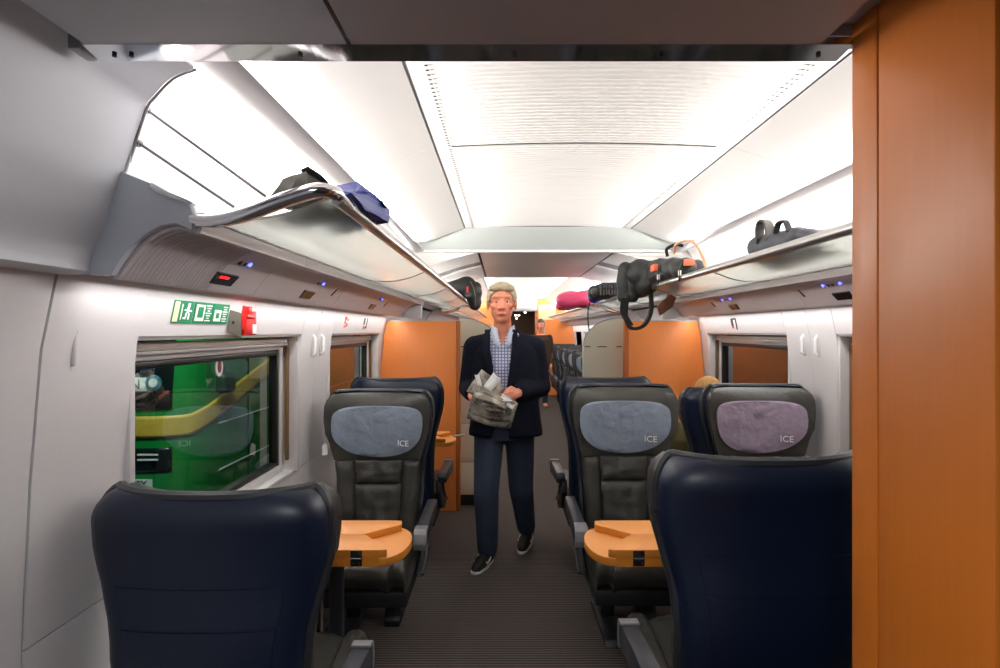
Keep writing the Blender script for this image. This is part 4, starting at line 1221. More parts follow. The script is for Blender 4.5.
# --- newspaper held in both hands: several folded, drooping sheets
news = empty('newspaper', (-0.06, 3.43, 1.08), label='crumpled folded newspaper held in both hands by the man', cat='newspaper')
def sheet_fold(w_, h_, loc, rot, bend, name='sheet', curl=0.0):
    pts = []
    for j in range(9):
        v = j / 8 - 0.5
        row = []
        for i in range(13):
            u = i / 12 - 0.5
            y = bend * math.cos(u * PI) + curl * math.sin(v * PI) + 0.008 * noise.noise(Vector((u * 4 + w_ * 9, v * 4, h_ * 7)))
            row.append(Vector((u * w_, y, v * h_ + 0.02 * u * u)))
        pts.append(row)
    m_ = Matrix.Translation(loc) @ rot.to_4x4()
    o_ = MB().grid([[m_ @ p for p in r] for r in pts]).build(name, 'paper', news, smooth=True)
    q_ = o_.modifiers.new('thick', 'SOLIDIFY'); q_.thickness = 0.003
    return o_
from mathutils import Euler
E3 = lambda x, y, z: Euler((R(x), R(y), R(z))).to_matrix()
sheet_fold(0.27, 0.17, (-0.005, -0.005, -0.065), E3(18, 14, 4), -0.02)
sheet_fold(0.25, 0.15, (0.0, -0.03, -0.04), E3(28, 12, 0), -0.025)
sheet_fold(0.21, 0.12, (-0.015, -0.05, 0.02), E3(-32, 22, 10), -0.03, curl=0.03)
sheet_fold(0.20, 0.12, (-0.03, -0.025, 0.045), E3(-20, 30, 14), -0.03, curl=0.02)
sheet_fold(0.15, 0.15, (-0.055, 0.0, 0.075), E3(-8, 34, 20), -0.02, curl=-0.02)
sheet_fold(0.10, 0.12, (0.0, 0.01, 0.085), E3(0, -24, 10), -0.02)
sheet_fold(0.09, 0.09, (0.075, -0.035, -0.02), E3(-15, -30, -8), -0.01)
for o_ in (sheet_fold(0.06, 0.10, (-0.005, -0.035, 0.105), E3(-6, 38, 10), -0.01), sheet_fold(0.10, 0.045, (0.085, -0.055, -0.005), E3(-10, 32, -8), -0.008), sheet_fold(0.025, 0.13, (-0.075, -0.04, 0.09), E3(-4, -14, 10), -0.004)):
    o_.data.materials[0] = M['print']
for k_ in range(5):
    sheet_fold(0.20 - 0.02 * k_, 0.018, (-0.02 + 0.008 * k_, -0.062 - 0.003 * k_, 0.035 - 0.022 * k_), E3(-25, 22 - 3 * k_, 6), -0.03)

# --- fair-haired passenger in the right window seat of the second row, facing away
pas = empty('person', (1.315, 3.93, -0.02), label='seated fair-haired passenger in olive clothing, mostly hidden behind the right seats', cat='person')
pas.rotation_euler = (0, 0, PI)      # faces away from the camera
PH = (-0.065, 0.0, 1.075)
pb = head_prims(PH, 0.98) + [('cap', (-0.01, 0.02, 0.86), (-0.055, 0.01, 1.02), 0.05, 0.05),
    ('rings', [(0, 0.0, 0.47, 0.15, 0.10), (0, 0.02, 0.65, 0.14, 0.10), (0, 0.03, 0.80, 0.16, 0.10), (0, 0.03, 0.88, 0.10, 0.07)]),
    ('cap', (-0.16, 0.02, 0.82), (-0.22, -0.06, 0.60), 0.045, 0.04), ('cap', (-0.22, -0.06, 0.60), (-0.10, -0.28, 0.58), 0.038, 0.028),
    ('cap', (0.16, 0.02, 0.82), (0.23, -0.06, 0.60), 0.045, 0.04), ('cap', (0.23, -0.06, 0.60), (0.10, -0.28, 0.58), 0.038, 0.028),
    ('cap', (-0.09, 0.0, 0.54), (-0.10, -0.40, 0.53), 0.075, 0.055), ('cap', (0.09, 0.0, 0.54), (0.10, -0.40, 0.53), 0.075, 0.055),
    ('cap', (-0.10, -0.40, 0.52), (-0.10, -0.36, 0.09), 0.05, 0.036), ('cap', (0.10, -0.40, 0.52), (0.10, -0.36, 0.09), 0.05, 0.036),
    ('cap', (-0.10, -0.34, 0.05), (-0.10, -0.52, 0.04), 0.04, 0.034), ('cap', (0.10, -0.34, 0.05), (0.10, -0.52, 0.04), 0.04, 0.034)]
pb += hand_prims((-0.10, -0.28, 0.58), (-0.06, -0.35, 0.585), (0.6, 0.4, 0), (0.2, -0.2, -0.6), 1)
pb += hand_prims((0.10, -0.28, 0.58), (0.06, -0.35, 0.585), (0.6, -0.4, 0), (-0.2, -0.2, -0.6), -1)
mesh_obj('body', blob(pb, 0.007, 3, 'body'), 'skin', pas)
face_details(pas, PH)
hm = blob([('ell', (PH[0], 0.02, PH[2] + 0.03), (0.088, 0.106, 0.098)), ('ell', (PH[0], 0.07, PH[2] - 0.05), (0.075, 0.055, 0.09))], 0.006, 2, 'hair')
cut_faces(hm, lambda c, n: c.y < -0.02 and c.z < PH[2] + 0.06)
q = mesh_obj('hair', hm, 'hair_blond', pas)
mb = MB()
for k in range(16):
    a = -70 + k * 140 / 15
    mb.tube([(PH[0] + 0.092 * math.sin(R(a)) * math.sin(R(t)), 0.02 + 0.110 * math.sin(R(t)) * math.cos(R(a)), PH[2] + 0.03 + 0.101 * math.cos(R(t))) for t in (-5, 20, 45, 70, 95)], [0.003, 0.005, 0.006, 0.006, 0.004], 6)
mb.build('hair_strands', 'hair_blond', q, smooth=True)['kind'] = 'stuff'
jk2 = blob([('rings', [(0, 0.0, 0.46, 0.19, 0.135), (0, 0.015, 0.62, 0.18, 0.13), (0, 0.03, 0.78, 0.195, 0.125), (0, 0.03, 0.86, 0.15, 0.10), (0, 0.03, 0.91, 0.075, 0.07)]),
    ('cap', (-0.15, 0.02, 0.82), (-0.225, -0.06, 0.60), 0.07, 0.058), ('cap', (-0.225, -0.06, 0.60), (-0.12, -0.25, 0.58), 0.055, 0.042),
    ('cap', (0.16, 0.02, 0.84), (0.255, -0.05, 0.66), 0.07, 0.062), ('cap', (0.255, -0.05, 0.66), (0.12, -0.25, 0.58), 0.055, 0.042)], 0.011, 3, 'jacket')
mesh_obj('jacket', jk2, 'olive', pas)
mesh_obj('trousers', blob([('cap', (-0.09, 0.02, 0.545), (-0.10, -0.41, 0.535), 0.09, 0.07), ('cap', (0.09, 0.02, 0.545), (0.10, -0.41, 0.535), 0.09, 0.07), ('cap', (-0.10, -0.41, 0.53), (-0.10, -0.37, 0.12), 0.068, 0.052), ('cap', (0.10, -0.41, 0.53), (0.10, -0.37, 0.12), 0.068, 0.052)], 0.012, 3, 'trousers'), 'jeans', pas)

# --- standing passenger far down the aisle
far = empty('person', (0.74, 11.4, 0.0), label='dark-haired person standing far down the aisle near the end door', cat='person')
FH = (0.0, -0.02, 1.60)
fb = head_prims(FH) + [('cap', (0, 0, 1.42), (0, -0.01, 1.54), 0.05, 0.05), ('rings', [(0, 0, 0.82, 0.15, 0.1), (0, 0, 1.1, 0.15, 0.1), (0, 0, 1.32, 0.17, 0.1), (0, 0, 1.42, 0.09, 0.07)]),
    ('cap', (-0.18, 0, 1.36), (-0.22, 0.02, 1.08), 0.045, 0.04), ('cap', (-0.22, 0.02, 1.08), (-0.20, -0.06, 0.84), 0.038, 0.028), ('cap', (0.18, 0, 1.36), (0.22, 0.02, 1.08), 0.045, 0.04), ('cap', (0.22, 0.02, 1.08), (0.20, -0.06, 0.84), 0.038, 0.028),
    ('cap', (-0.09, 0, 0.86), (-0.09, -0.02, 0.46), 0.07, 0.05), ('cap', (-0.09, -0.02, 0.46), (-0.09, 0, 0.09), 0.048, 0.035), ('cap', (0.09, 0, 0.86), (0.09, -0.02, 0.46), 0.07, 0.05), ('cap', (0.09, -0.02, 0.46), (0.09, 0, 0.09), 0.048, 0.035),
    ('cap', (-0.09, 0.03, 0.04), (-0.10, -0.16, 0.035), 0.04, 0.034), ('cap', (0.09, 0.03, 0.04), (0.10, -0.16, 0.035), 0.04, 0.034)]
fb += hand_prims((-0.20, -0.06, 0.84), (-0.19, -0.08, 0.76), (0, 1, 0), (0.5, -0.3, -0.3), -1) + hand_prims((0.20, -0.06, 0.84), (0.19, -0.08, 0.76), (0, 1, 0), (-0.5, -0.3, -0.3), -1)
mesh_obj('body', blob(fb, 0.008, 3, 'body'), 'skin', far)
hm = blob([('ell', (0, 0.005, 1.635), (0.088, 0.104, 0.098)), ('ell', (0, 0.05, 1.57), (0.075, 0.06, 0.07))], 0.008, 2, 'hair')
cut_faces(hm, lambda c, n: c.y < -0.05 and c.z < 1.655)
mesh_obj('hair', hm, 'hair_brown', far)
face_details(far, FH)
mesh_obj('jacket', blob([('rings', [(0, 0, 0.80, 0.19, 0.14), (0, 0, 1.1, 0.18, 0.13), (0, 0, 1.32, 0.195, 0.125), (0, 0, 1.41, 0.12, 0.09)]), ('cap', (-0.17, 0, 1.36), (-0.225, 0.02, 1.08), 0.065, 0.055), ('cap', (-0.225, 0.02, 1.08), (-0.20, -0.05, 0.87), 0.053, 0.04), ('cap', (0.17, 0, 1.36), (0.225, 0.02, 1.08), 0.065, 0.055), ('cap', (0.225, 0.02, 1.08), (0.20, -0.05, 0.87), 0.053, 0.04)], 0.012, 3, 'jacket'), 'brown_cloth', far)
mesh_obj('trousers', blob([('rings', [(0, 0, 0.78, 0.165, 0.12), (0, 0, 0.92, 0.165, 0.12)]), ('cap', (-0.09, 0, 0.86), (-0.09, -0.02, 0.46), 0.09, 0.07), ('cap', (-0.09, -0.02, 0.46), (-0.09, 0, 0.11), 0.068, 0.055), ('cap', (0.09, 0, 0.86), (0.09, -0.02, 0.46), 0.09, 0.07), ('cap', (0.09, -0.02, 0.46), (0.09, 0, 0.11), 0.068, 0.055)], 0.012, 3, 'trousers'), 'jeans', far)

# =================================================================== LUGGAGE
def soft_bag(name, prims, voxel, m, parent, wr=0.01, sc_=9):
    me = blob(prims, voxel, 2, name)
    for v in me.vertices:
        n_ = noise.noise_vector(Vector(v.co) * sc_)
        v.co = Vector(v.co) + n_ * wr
    return mesh_obj(name, me, m, parent)
def rack_top(side, X): 
    return rack_z(abs(X - XC)) + 0.006

# left rack, near: taupe bag with a blue one in front of it
b1 = empty('holdall', (-0.475, 1.375, rack_top(-1, -0.475) + 0.030), label='dark taupe holdall lying at the near end of the left rack', cat='bag')
b1.scale = (0.85, 0.62, 0.85)
b2 = empty('rucksack', (-0.405, 1.50, 1.798), label='crumpled bright blue nylon rucksack on the left rack', cat='bag')
# angular, creased cloth: hand-set facets
bv = [(0.02, -0.15, 0.0), (0.05, -0.15, 0.012), (0.0, -0.13, 0.03), (-0.05, -0.10, 0.0), (0.06, -0.05, 0.0), (0.055, -0.05, 0.045), (0.0, -0.05, 0.055), (-0.07, -0.03, 0.0), (-0.05, -0.02, 0.04),
      (0.075, 0.05, -0.005), (0.07, 0.045, 0.05), (0.02, 0.04, 0.09), (-0.05, 0.05, 0.06), (-0.08, 0.06, 0.0), (0.085, 0.13, -0.01), (0.09, 0.12, 0.03), (0.04, 0.12, 0.065), (-0.03, 0.12, 0.05), (-0.06, 0.12, 0.0), (0.07, 0.17, 0.01), (0.0, 0.16, 0.01)]
bm_ = bmesh.new()
for v in bv: bm_.verts.new(v)
bmesh.ops.convex_hull(bm_, input=bm_.verts)
bmesh.ops.subdivide_edges(bm_, edges=bm_.edges, cuts=1, use_grid_fill=True)
bmesh.ops.triangulate(bm_, faces=bm_.faces)
for v in bm_.verts:
    v.co += noise.noise_vector(v.co * 26) * 0.010
mebag = bpy.data.meshes.new('bag_body'); bm_.to_mesh(mebag); bm_.free()
mesh_obj('bag_body', mebag, 'bag_blue', b2)
me1 = mebag.copy()
for v in me1.vertices:
    v.co.y *= -1; v.co += noise.noise_vector(Vector(v.co) * 15 + Vector((3, 1, 2))) * 0.012; v.co.z = max(v.co.z, 0.0)
me1.flip_normals()
mesh_obj('bag_body', me1, 'bag_taupe', b1)
MB().ribbon(smooth_path([(0.03, -0.10, 0.085), (0.05, -0.02, 0.075), (0.06, 0.06, 0.055), (0.06, 0.13, 0.02)], 4), (0.02, 0.0, 0.01), 0.006).build('strap', 'strap', b1)
MB().add([(0.045, 0.02, 0.082), (0.075, 0.035, 0.06), (0.092, 0.06, 0.022), (0.080, 0.10, 0.03), (0.06, 0.075, 0.076), (0.03, 0.05, 0.095)], [(0, 1, 4, 5), (1, 2, 3, 4)]).build('reflective_flap', 'bag_lilac', b2)
# left rack, far: black bag with a red mark sagging over the rail
b3 = empty('sports_bag', (-0.42, 5.45, 1.80), label='black sports bag with a red tag sagging over the left rack rail', cat='bag')
soft_bag('bag_body', [('cap', (-0.18, 0.0, 0.06), (0.08, 0.0, 0.12), 0.06, 0.085), ('cap', (0.08, 0, 0.12), (0.16, 0, 0.06), 0.085, 0.07), ('cap', (0.14, 0, 0.02), (0.155, 0, -0.06), 0.075, 0.06), ('cap', (-0.15, 0.12, 0.06), (0.14, 0.12, 0.09), 0.06, 0.085)], 0.014, 'bag_black', b3, 0.014, 9)
MB().ribbon(smooth_path([(0.12, -0.10, 0.15), (0.15, -0.095, 0.08), (0.165, -0.09, 0.0), (0.165, -0.085, -0.09)], 4), (0.008, 0.0, 0.0), 0.006).build('piping', 'card', b3)
box('red_tag', 'red', 0.085, 0.10, -0.105, -0.095, 0.045, 0.10, b3, bevel=0.003)

# right rack, near: flat dark bag with an upright handle
b4 = empty('briefcase', (1.10, 2.20, rack_top(1, 1.10) + 0.022), label='flat dark grey bag with an upright handle on the right rack', cat='bag')
soft_bag('bag_body', [('cap', (-0.03, 0.20, 0.045), (-0.02, -0.10, 0.04), 0.045, 0.04), ('cap', (0.05, 0.20, 0.045), (0.04, -0.24, 0.03), 0.045, 0.025), ('cap', (-0.02, -0.08, 0.035), (-0.02, -0.28, 0.02), 0.035, 0.015)], 0.010, 'bag_dark', b4, 0.010, 12)
MB().ribbon(smooth_path([(-0.055, 0.14, 0.05), (-0.058, 0.135, 0.11), (-0.052, 0.115, 0.132), (-0.046, 0.085, 0.11), (-0.05, 0.07, 0.05)], 4), (0.035, 0.012, 0.0), 0.008).build('handle', 'bag_taupe', b4, smooth=True)
MB().ribbon(smooth_path([(-0.05, 0.02, 0.07), (-0.05, 0.0, 0.10), (-0.05, -0.05, 0.10), (-0.05, -0.08, 0.06)], 4), (0.02, 0.0, 0.0), 0.006).build('grip', 'strap', b4, smooth=True)

b4.scale = (1.1, 1.05, 1.12)
# right rack: big black rucksack with straps hanging down over the rail
b5 = empty('trekking_rucksack', (1.08, 3.95, 1.80), label='large black rucksack with hanging straps and orange patches over the right rack rail', cat='rucksack')
soft_bag('bag_body', [('cap', (-0.02, -0.57, 0.055), (0.0, 0.35, 0.10), 0.068, 0.115), ('cap', (0.10, -0.42, 0.06), (0.10, 0.35, 0.10), 0.065, 0.10), ('cap', (-0.10, 0.15, 0.10), (-0.10, 0.42, 0.08), 0.11, 0.10), ('cap', (-0.06, 0.05, 0.02), (-0.10, 0.30, 0.0), 0.07, 0.08)], 0.014, 'bag_black', b5, 0.016, 9)
soft_bag('front_pocket', [('cap', (-0.20, 0.22, 0.13), (-0.20, 0.24, -0.06), 0.06, 0.055), ('cap', (-0.15, 0.20, 0.12), (-0.15, 0.22, -0.06), 0.05, 0.05)], 0.011, 'bag_black', b5, 0.008, 14)
MB().ribbon(smooth_path([(-0.21, 0.10, -0.06), (-0.225, 0.09, -0.20), (-0.19, 0.08, -0.29), (-0.10, 0.08, -0.27), (-0.05, 0.08, -0.16), (-0.06, 0.08, 0.0)], 5), (0.0, 0.05, 0.0), 0.022).build('shoulder_strap', 'strap', b5, smooth=True)
MB().ribbon(smooth_path([(-0.235, 0.08, -0.08), (-0.245, 0.07, -0.18), (-0.20, 0.06, -0.27)], 5), (0.045, 0.0, 0.0), 0.012).build('shoulder_strap', 'strap', b5, smooth=True)
tg = MB().prism([(-0.05, -0.035), (0.02, -0.028), (0.055, 0.0), (0.04, 0.022), (-0.04, 0.004)], 1, -0.008, 0.008).build('luggage_tag', 'tag', b5, bevel=0.003)
tg.location = (0.02, -0.02, -0.12); tg.rotation_euler = (0, R(-28), 0); tg.scale = (1.5, 1.5, 1.7)
MB().tube([(0.04, 0.02, -0.10), (0.06, 0.02, -0.03), (0.05, 0.02, 0.02)], 0.006, 6).build('tag_loop', 'tag', b5, smooth=True)
MB().box(-0.125, -0.098, -0.28, -0.19, 0.07, 0.115).build('patch', 'patch', b5, bevel=0.004)
MB().box(-0.055, 0.005, -0.665, -0.648, 0.06, 0.098).build('patch', 'patch', b5, bevel=0.004)
for (x0, x1, y0, y1, z0, z1) in ((-0.115, -0.098, -0.33, -0.31, 0.01, 0.045), (-0.082, -0.066, -0.655, -0.64, 0.005, 0.035)):
    bk = MB().box(x0, x1, y0, y1, z0, z1).build('buckle', 'buckle', b5, bevel=0.003)
    MB().ribbon([((x0 + x1) / 2 + 0.02, (y0 + y1) / 2, z1 + 0.06), ((x0 + x1) / 2 - 0.004, (y0 + y1) / 2, z1), ((x0 + x1) / 2 - 0.002, (y0 + y1) / 2, z0 - 0.03)], (0.0, 0.02, 0.0), 0.004).build('buckle_strap', 'strap', bk)
MB().ribbon(smooth_path([(-0.21, 0.18, 0.232), (-0.12, -0.08, 0.195), (-0.075, -0.33, 0.165), (-0.05, -0.60, 0.135)], 5), (0.0, 0.03, 0.02), 0.006).build('lid_edge', 'buckle', b5, smooth=True)
MB().tube(smooth_path([(-0.06, -0.50, 0.15), (-0.06, -0.54, 0.20), (-0.02, -0.62, 0.21), (0.01, -0.72, 0.15), (0.03, -0.80, 0.02)], 5), 0.009, 8).build('frame_tube', 'copper', b5, smooth=True)
MB().tube(smooth_path([(-0.09, -0.46, 0.14), (-0.10, -0.48, 0.18), (-0.06, -0.52, 0.20), (-0.02, -0.54, 0.19)], 4), 0.010, 8).build('carry_loop', 'strap', b5, smooth=True)

# right rack, farther: ribbed black bag, blue bag, pink bag
b6 = empty('ribbed_bag', (0.99, 5.6, 1.80), label='black bag with a ribbed side panel farther along the right rack', cat='bag')
soft_bag('bag_body', [('cap', (-0.10, -0.08, 0.08), (0.22, -0.10, 0.09), 0.085, 0.09), ('cap', (-0.11, 0.10, 0.08), (0.20, 0.10, 0.09), 0.085, 0.09)], 0.014, 'bag_black', b6, 0.010, 9)
for k in range(9):
    MB().box(-0.10 + k * 0.03, -0.082 + k * 0.03, -0.205, -0.17, 0.03, 0.09).build('rib', 'bag_taupe', b6, bevel=0.004)
    MB().box(-0.10 + k * 0.03, -0.082 + k * 0.03, -0.195, -0.16, 0.10, 0.15).build('rib', 'bag_dark', b6, bevel=0.004)
b6.scale = (0.85, 1, 0.88)
b7 = empty('stuff_sack', (1.02, 6.35, 1.80), label='small blue bag between the ribbed bag and the pink bag', cat='bag')
soft_bag('bag_body', [('ell', (0.0, 0, 0.075), (0.10, 0.12, 0.085))], 0.012, 'bag_blue', b7, 0.012, 10)
MB().tube(smooth_path([(-0.07, -0.05, 0.02), (-0.10, -0.08, -0.08), (-0.10, -0.08, -0.20), (-0.09, -0.08, -0.30)], 4), 0.007, 6).build('cord', 'strap', b7, smooth=True)
MB().tube([(-0.09, -0.08, -0.28), (-0.088, -0.08, -0.38)], [0.006, 0.016], 6).build('cord_end', 'strap', b7, smooth=True)
b8 = empty('travel_bag', (1.0, 7.1, 1.80), label='glossy pink bag on the right rack, farthest of the luggage', cat='bag')
soft_bag('bag_body', [('cap', (-0.26, -0.05, 0.06), (0.05, -0.05, 0.08), 0.10, 0.11), ('cap', (-0.24, 0.10, 0.08), (0.05, 0.10, 0.09), 0.10, 0.11), ('cap', (-0.30, 0, 0.0), (-0.20, 0, -0.02), 0.06, 0.05)], 0.015, 'bag_pink', b8, 0.014, 8)
MB().tube(smooth_path([(-0.33, -0.10, -0.04), (-0.2, -0.14, -0.045), (-0.05, -0.13, 0.0)], 4), 0.012, 6).build('piping', mat('maroon piping', (96, 26, 50), 0.6), b8, smooth=True)

# =================================================================== SIGNS, HAMMER, PRINTS ON THE WALL
def wall_plate(side, nm, m, yc_, zc, hy, hz, th, root, off=0.0):
    """small flat plate lying on the sloping wall; local origin = root"""
    mb = MB()
    r0 = Vector(root.location)
    def P(y, z, o):
        d = wd(z) - o
        return Vector((SX(side, d), y, z)) - r0
    a = [P(yc_ - hy, zc - hz, off), P(yc_ + hy, zc - hz, off), P(yc_ + hy, zc + hz, off), P(yc_ - hy, zc + hz, off)]
    b = [P(yc_ - hy, zc - hz, off + th), P(yc_ + hy, zc - hz, off + th), P(yc_ + hy, zc + hz, off + th), P(yc_ - hy, zc + hz, off + th)]
    mb.loft([a, b])
    return mb.build(nm, m, root)
zs_ = 1.548
for k, (yy, lab) in enumerate(((1.765, 'green emergency sign with a running figure above the left window'), (1.882, 'green emergency sign with window pictogram, middle of the three'), (1.997, 'green emergency sign with small text nearest the red hammer box'))):
    sg = empty('emergency_sign', (SX(-1, wd(zs_)), yy, zs_), label=lab, cat='sign', group='green emergency signs')
    wall_plate(-1, 'plate', 'sign_green', yy, zs_, 0.055, 0.034, 0.003, sg)
    def pic(m, y, z, hy, hz, nm='pictogram'):
        wall_plate(-1, nm, m, yy + y, zs_ + z, hy, hz, 0.0015, sg, 0.003)
    if k == 0:
        pic('sign_cream', -0.041, 0, 0.012, 0.030)
        pic('sign_white', -0.012, 0, 0.002, 0.024)
        pic('sign_white', 0.024, 0.022, 0.006, 0.006); pic('sign_white', 0.022, 0.006, 0.006, 0.009); pic('sign_white', 0.036, 0.004, 0.007, 0.0025)
        pic('sign_white', 0.010, 0.006, 0.007, 0.0025); pic('sign_white', 0.030, -0.013, 0.0035, 0.010); pic('sign_white', 0.014, -0.010, 0.0035, 0.008); pic('sign_white', 0.007, -0.019, 0.007, 0.003)
    elif k == 1:
        pic('sign_white', -0.022, 0, 0.026, 0.026); 
        wall_plate(-1, 'pictogram', 'sign_green', yy - 0.022, zs_ + 0.002, 0.016, 0.017, 0.001, sg, 0.0046)
        for j in range(7): pic('sign_white', 0.030, 0.024 - j * 0.008, 0.017 - 0.005 * (j % 3), 0.0018, 'text_line')
    else:
        pic('sign_white', -0.022, -0.006, 0.022, 0.019)
        wall_plate(-1, 'pictogram', 'sign_green', yy - 0.024, zs_ - 0.006, 0.010, 0.009, 0.001, sg, 0.0046)
        for j in range(7): pic('sign_white', 0.026, 0.024 - j * 0.008, 0.017 - 0.004 * ((j + 1) % 3), 0.0018, 'text_line')
hz_ = 1.525
hb = empty('emergency_hammer', (SX(-1, wd(hz_)), 2.15, hz_), label='red emergency hammer in its wall bracket beside the green signs', cat='hammer')
MB().prism([(-0.03, -0.05), (0.075, -0.05), (0.075, 0.04), (0.05, 0.04), (0.05, 0.01), (-0.03, 0.012)], 0, 0.0, 0.035).build('housing', 'red', hb, bevel=0.004)
MB().prism([(0.045, 0.02), (0.09, 0.02), (0.09, 0.075), (0.045, 0.075)], 0, 0.0, 0.012).build('instruction_plate', 'red', hb, bevel=0.002)
MB().tube([(0.03, -0.04, -0.03), (0.045, -0.04, 0.055)], 0.012, 8).build('hammer_handle', 'red', hb, smooth=True)
MB().tube([(0.03, -0.02, 0.018), (0.03, 0.05, 0.018)], 0.009, 8).build('hammer_head', 'red', hb, smooth=True)
MB().box(0.02, 0.038, 0.035, 0.065, -0.045, -0.01).build('white_label', 'print', hb)
cd = MB().add([(0.0, -0.085, -0.035), (0.034, -0.06, -0.06), (0.034, -0.06, 0.03), (0.0, -0.085, 0.042), (0.004, -0.089, -0.035), (0.038, -0.064, -0.06), (0.038, -0.064, 0.03), (0.004, -0.089, 0.042)],
              [(0, 1, 2, 3), (7, 6, 5, 4), (0, 4, 5, 1), (1, 5, 6, 2), (2, 6, 7, 3), (3, 7, 4, 0)]).build('bracket_plate', 'card', hb)
MB().box(0.014, 0.020, -0.082, -0.076, -0.01, 0.0).build('screw', 'rubber', hb)
# small printed marks beside and above the windows
def mark(side, y, z, spec, label):
    r_ = empty('wall_print', (SX(side, wd(z)), y, z), label=label, cat='sign')
    for (m, dy, dz, hy, hz2) in spec:
        wall_plate(side, 'print', m, y + dy, z + dz, hy, hz2, 0.0015, r_)
mark(-1, 3.42 + 0.2, 1.548, [('redtext', -0.03, 0.02, 0.022, 0.010), ('redtext', -0.035, -0.004, 0.012, 0.012), ('redtext', 0.01, -0.02, 0.018, 0.010), ('redtext', 0.02, 0.012, 0.010, 0.008), ('redtext', -0.03, -0.03, 0.018, 0.006)], 'small red printed pictograms above the second left window')
mark(-1, 4.12, 1.545, [('darkprint', -0.045, 0.012, 0.018, 0.022), ('redtext', -0.045, -0.03, 0.016, 0.012), ('darkprint', 0.03, 0.0, 0.010, 0.036), ('darkprint', -0.0, -0.03, 0.012, 0.008)], 'small dark and red printed notice above the second left window')
mark(1, 4.08, 1.540, [('darkprint', 0.03, 0.012, 0.020, 0.026), ('redtext', 0.03, -0.022, 0.018, 0.010), ('darkprint', -0.035, 0.0, 0.010, 0.040), ('darkprint', -0.005, 0.034, 0.02, 0.006), ('sign_white', -0.005, -0.0, 0.012, 0.026)], 'small dark and red printed notice above the right window')
# ring sticker on the near left pane
rs = empty('ring_sticker', (SX(-1, 1.4235), 2.245, 1.352), label='small white ring sticker with dark red centre on the left pane', cat='sticker')
n = 20
mb = MB()
mb.loft([[(0, 0.030 * math.cos(2 * PI * k / n), 0.038 * math.sin(2 * PI * k / n)) for k in range(n)], [(0.001, 0.030 * math.cos(2 * PI * k / n), 0.038 * math.sin(2 * PI * k / n)) for k in range(n)]])
mb.build('ring', 'print', rs)
MB().loft([[(0.001, 0.015 * math.cos(2 * PI * k / n), 0.024 * math.sin(2 * PI * k / n)) for k in range(n)], [(0.002, 0.015 * math.cos(2 * PI * k / n), 0.024 * math.sin(2 * PI * k / n)) for k in range(n)]]).build('centre', 'maroon', rs)

# =================================================================== THE GREEN TRAIN OUTSIDE
gt = empty('green_train', (-2.18, 4.0, 0.0), label='green train with a yellow stripe standing outside the left window', cat='train')
# plan of the nose: front face to the left, rounded corner, long side receding
plan = [(-1.6, 0.10), (-0.9, 0.02), (-0.35, 0.0), (-0.16, 0.03), (-0.06, 0.10), (-0.015, 0.22), (0.0, 0.40), (0.0, 1.2), (0.0, 2.4), (0.0, 4.5)]
plan_s = [(q.x, q.y) for q in smooth_path([(a, b, 0) for a, b in plan], 4)]
def lean(z): return 0.10 * max(0, z - 0.9) ** 1.6
def band(name, m, zfun0, zfun1, off, s0=0, s1=None):
    rows0, rows1 = [], []
    pts = plan_s[s0:s1]
    nz = 6
    grid_ = []
    for (x, y) in pts:
        za, zb = zfun0(x, y), zfun1(x, y)
        col = []
        for k in range(nz + 1):
            z = za + (zb - za) * k / nz
            col.append((x * (1 + 0.0) - lean(z) * (0.5 if y > 0.3 else 0.1) + (off if y > 0.15 else off * 0.5), y + lean(z) * (1.6 if y < 0.3 else max(0, 1.6 - (y - 0.3) * 3)) - (off if y < 0.25 else 0), z))
        grid_.append(col)
    o_ = MB().grid(grid_).build(name, m, gt, smooth=True)
    q_ = o_.modifiers.new('thick', 'SOLIDIFY'); q_.thickness = 0.012; q_.offset = -1
    return o_
band('body_shell', 'tgreen', lambda x, y: -0.3, lambda x, y: 2.6, 0.0)
sw = lambda y: 0.0 if y < 0.12 else 0.26 * (y - 0.12)
band('yellow_stripe', 'tyellow', lambda x, y: 0.75 + sw(y), lambda x, y: 0.90 + sw(y), 0.008)
NF = 14
band('windscreen', 'tdark', lambda x, y: 0.96, lambda x, y: 1.9, 0.010, 0, NF)
band('front_grille', 'tdark', lambda x, y: 0.52, lambda x, y: 0.68, 0.010, 0, 14)
for k in range(2):
    MB().box(-0.33, -0.19, -0.022, -0.012, 0.60 + k * 0.035, 0.61 + k * 0.035).build('grille_bar', 'print', gt)
MB().box(-0.60, -0.23, -0.020, -0.012, 0.40, 0.47).build('number_plate', 'print', gt)
text_obj('SY', 0.075, 'darkprint', gt, Matrix.Translation((-0.30, -0.022, 0.435)) @ Matrix.Rotation(R(90), 4, 'X'), 'number_lettering')
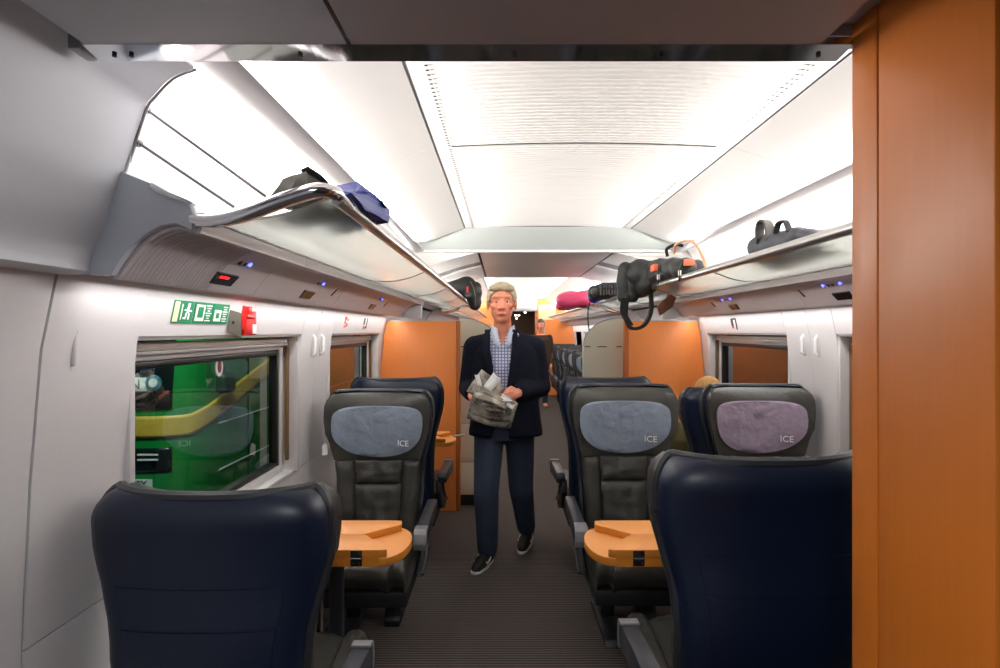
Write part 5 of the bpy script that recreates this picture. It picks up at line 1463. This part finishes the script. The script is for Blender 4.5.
MB().box(-0.75, -0.20, -0.02, -0.008, 1.075, 1.17).build('destination_plate', 'print', gt, bevel=0.004)
text_obj('N', 0.10, 'darkprint', gt, Matrix.Translation((-0.345, -0.022, 1.12)) @ Matrix.Rotation(R(90), 4, 'X'), 'destination_lettering')
n = 24
MB().loft([[(-0.215 + 0.055 * math.cos(2 * PI * k / n), -0.018, 1.135 + 0.055 * math.sin(2 * PI * k / n)) for k in range(n)], [(-0.215 + 0.055 * math.cos(2 * PI * k / n), -0.030, 1.135 + 0.055 * math.sin(2 * PI * k / n)) for k in range(n)]]).build('roundel', 'tblue', gt, bevel=0.003)
MB().loft([[(-0.215 + 0.03 * math.cos(2 * PI * k / n), -0.030, 1.135 + 0.03 * math.sin(2 * PI * k / n)) for k in range(n)], [(-0.215 + 0.03 * math.cos(2 * PI * k / n), -0.033, 1.135 + 0.03 * math.sin(2 * PI * k / n)) for k in range(n)]]).build('roundel_motif', 'print', gt)
mr = MB().box(0.02, 0.10, 0.34, 0.54, 1.02, 1.17).build('wing_mirror', mat('dark green', (8, 52, 32), 0.4), gt, bevel=0.03, seg=3)
MB().tube([(0.06, 0.42, 1.16), (0.0, 0.45, 1.40)], 0.012, 8).build('mirror_arm', 'tdark', gt, smooth=True)
for (ya, yb, za, zb) in ((0.95, 1.03, 0.2, 1.6), (1.65, 1.68, 0.2, 1.6)):
    MB().box(-0.06, 0.004, ya, ya + 0.012, za, zb).build('panel_joint', 'tdark', gt)
MB().box(-0.02, 0.006, 0.45, 4.4, 0.42, 0.43).build('side_moulding', 'print', gt)
MB().box(-0.02, 0.006, 0.45, 4.4, 0.78, 0.786).build('side_moulding', 'print', gt)
for yy in (1.1, 1.35):
    MB().tube([(0.05, yy, 0.30), (0.05, yy + 0.2, 0.32)], [0.05, 0.05], 12).build('coupling_hose', 'tgrey', gt, smooth=True)
MB().box(-1.6, 0.0, 0.2, 4.5, -0.9, -0.3).build('underframe', 'tdark', gt)
gb = struct(box('ground', 'tdark', -12, 12, -6, 24, -1.0, -0.95))
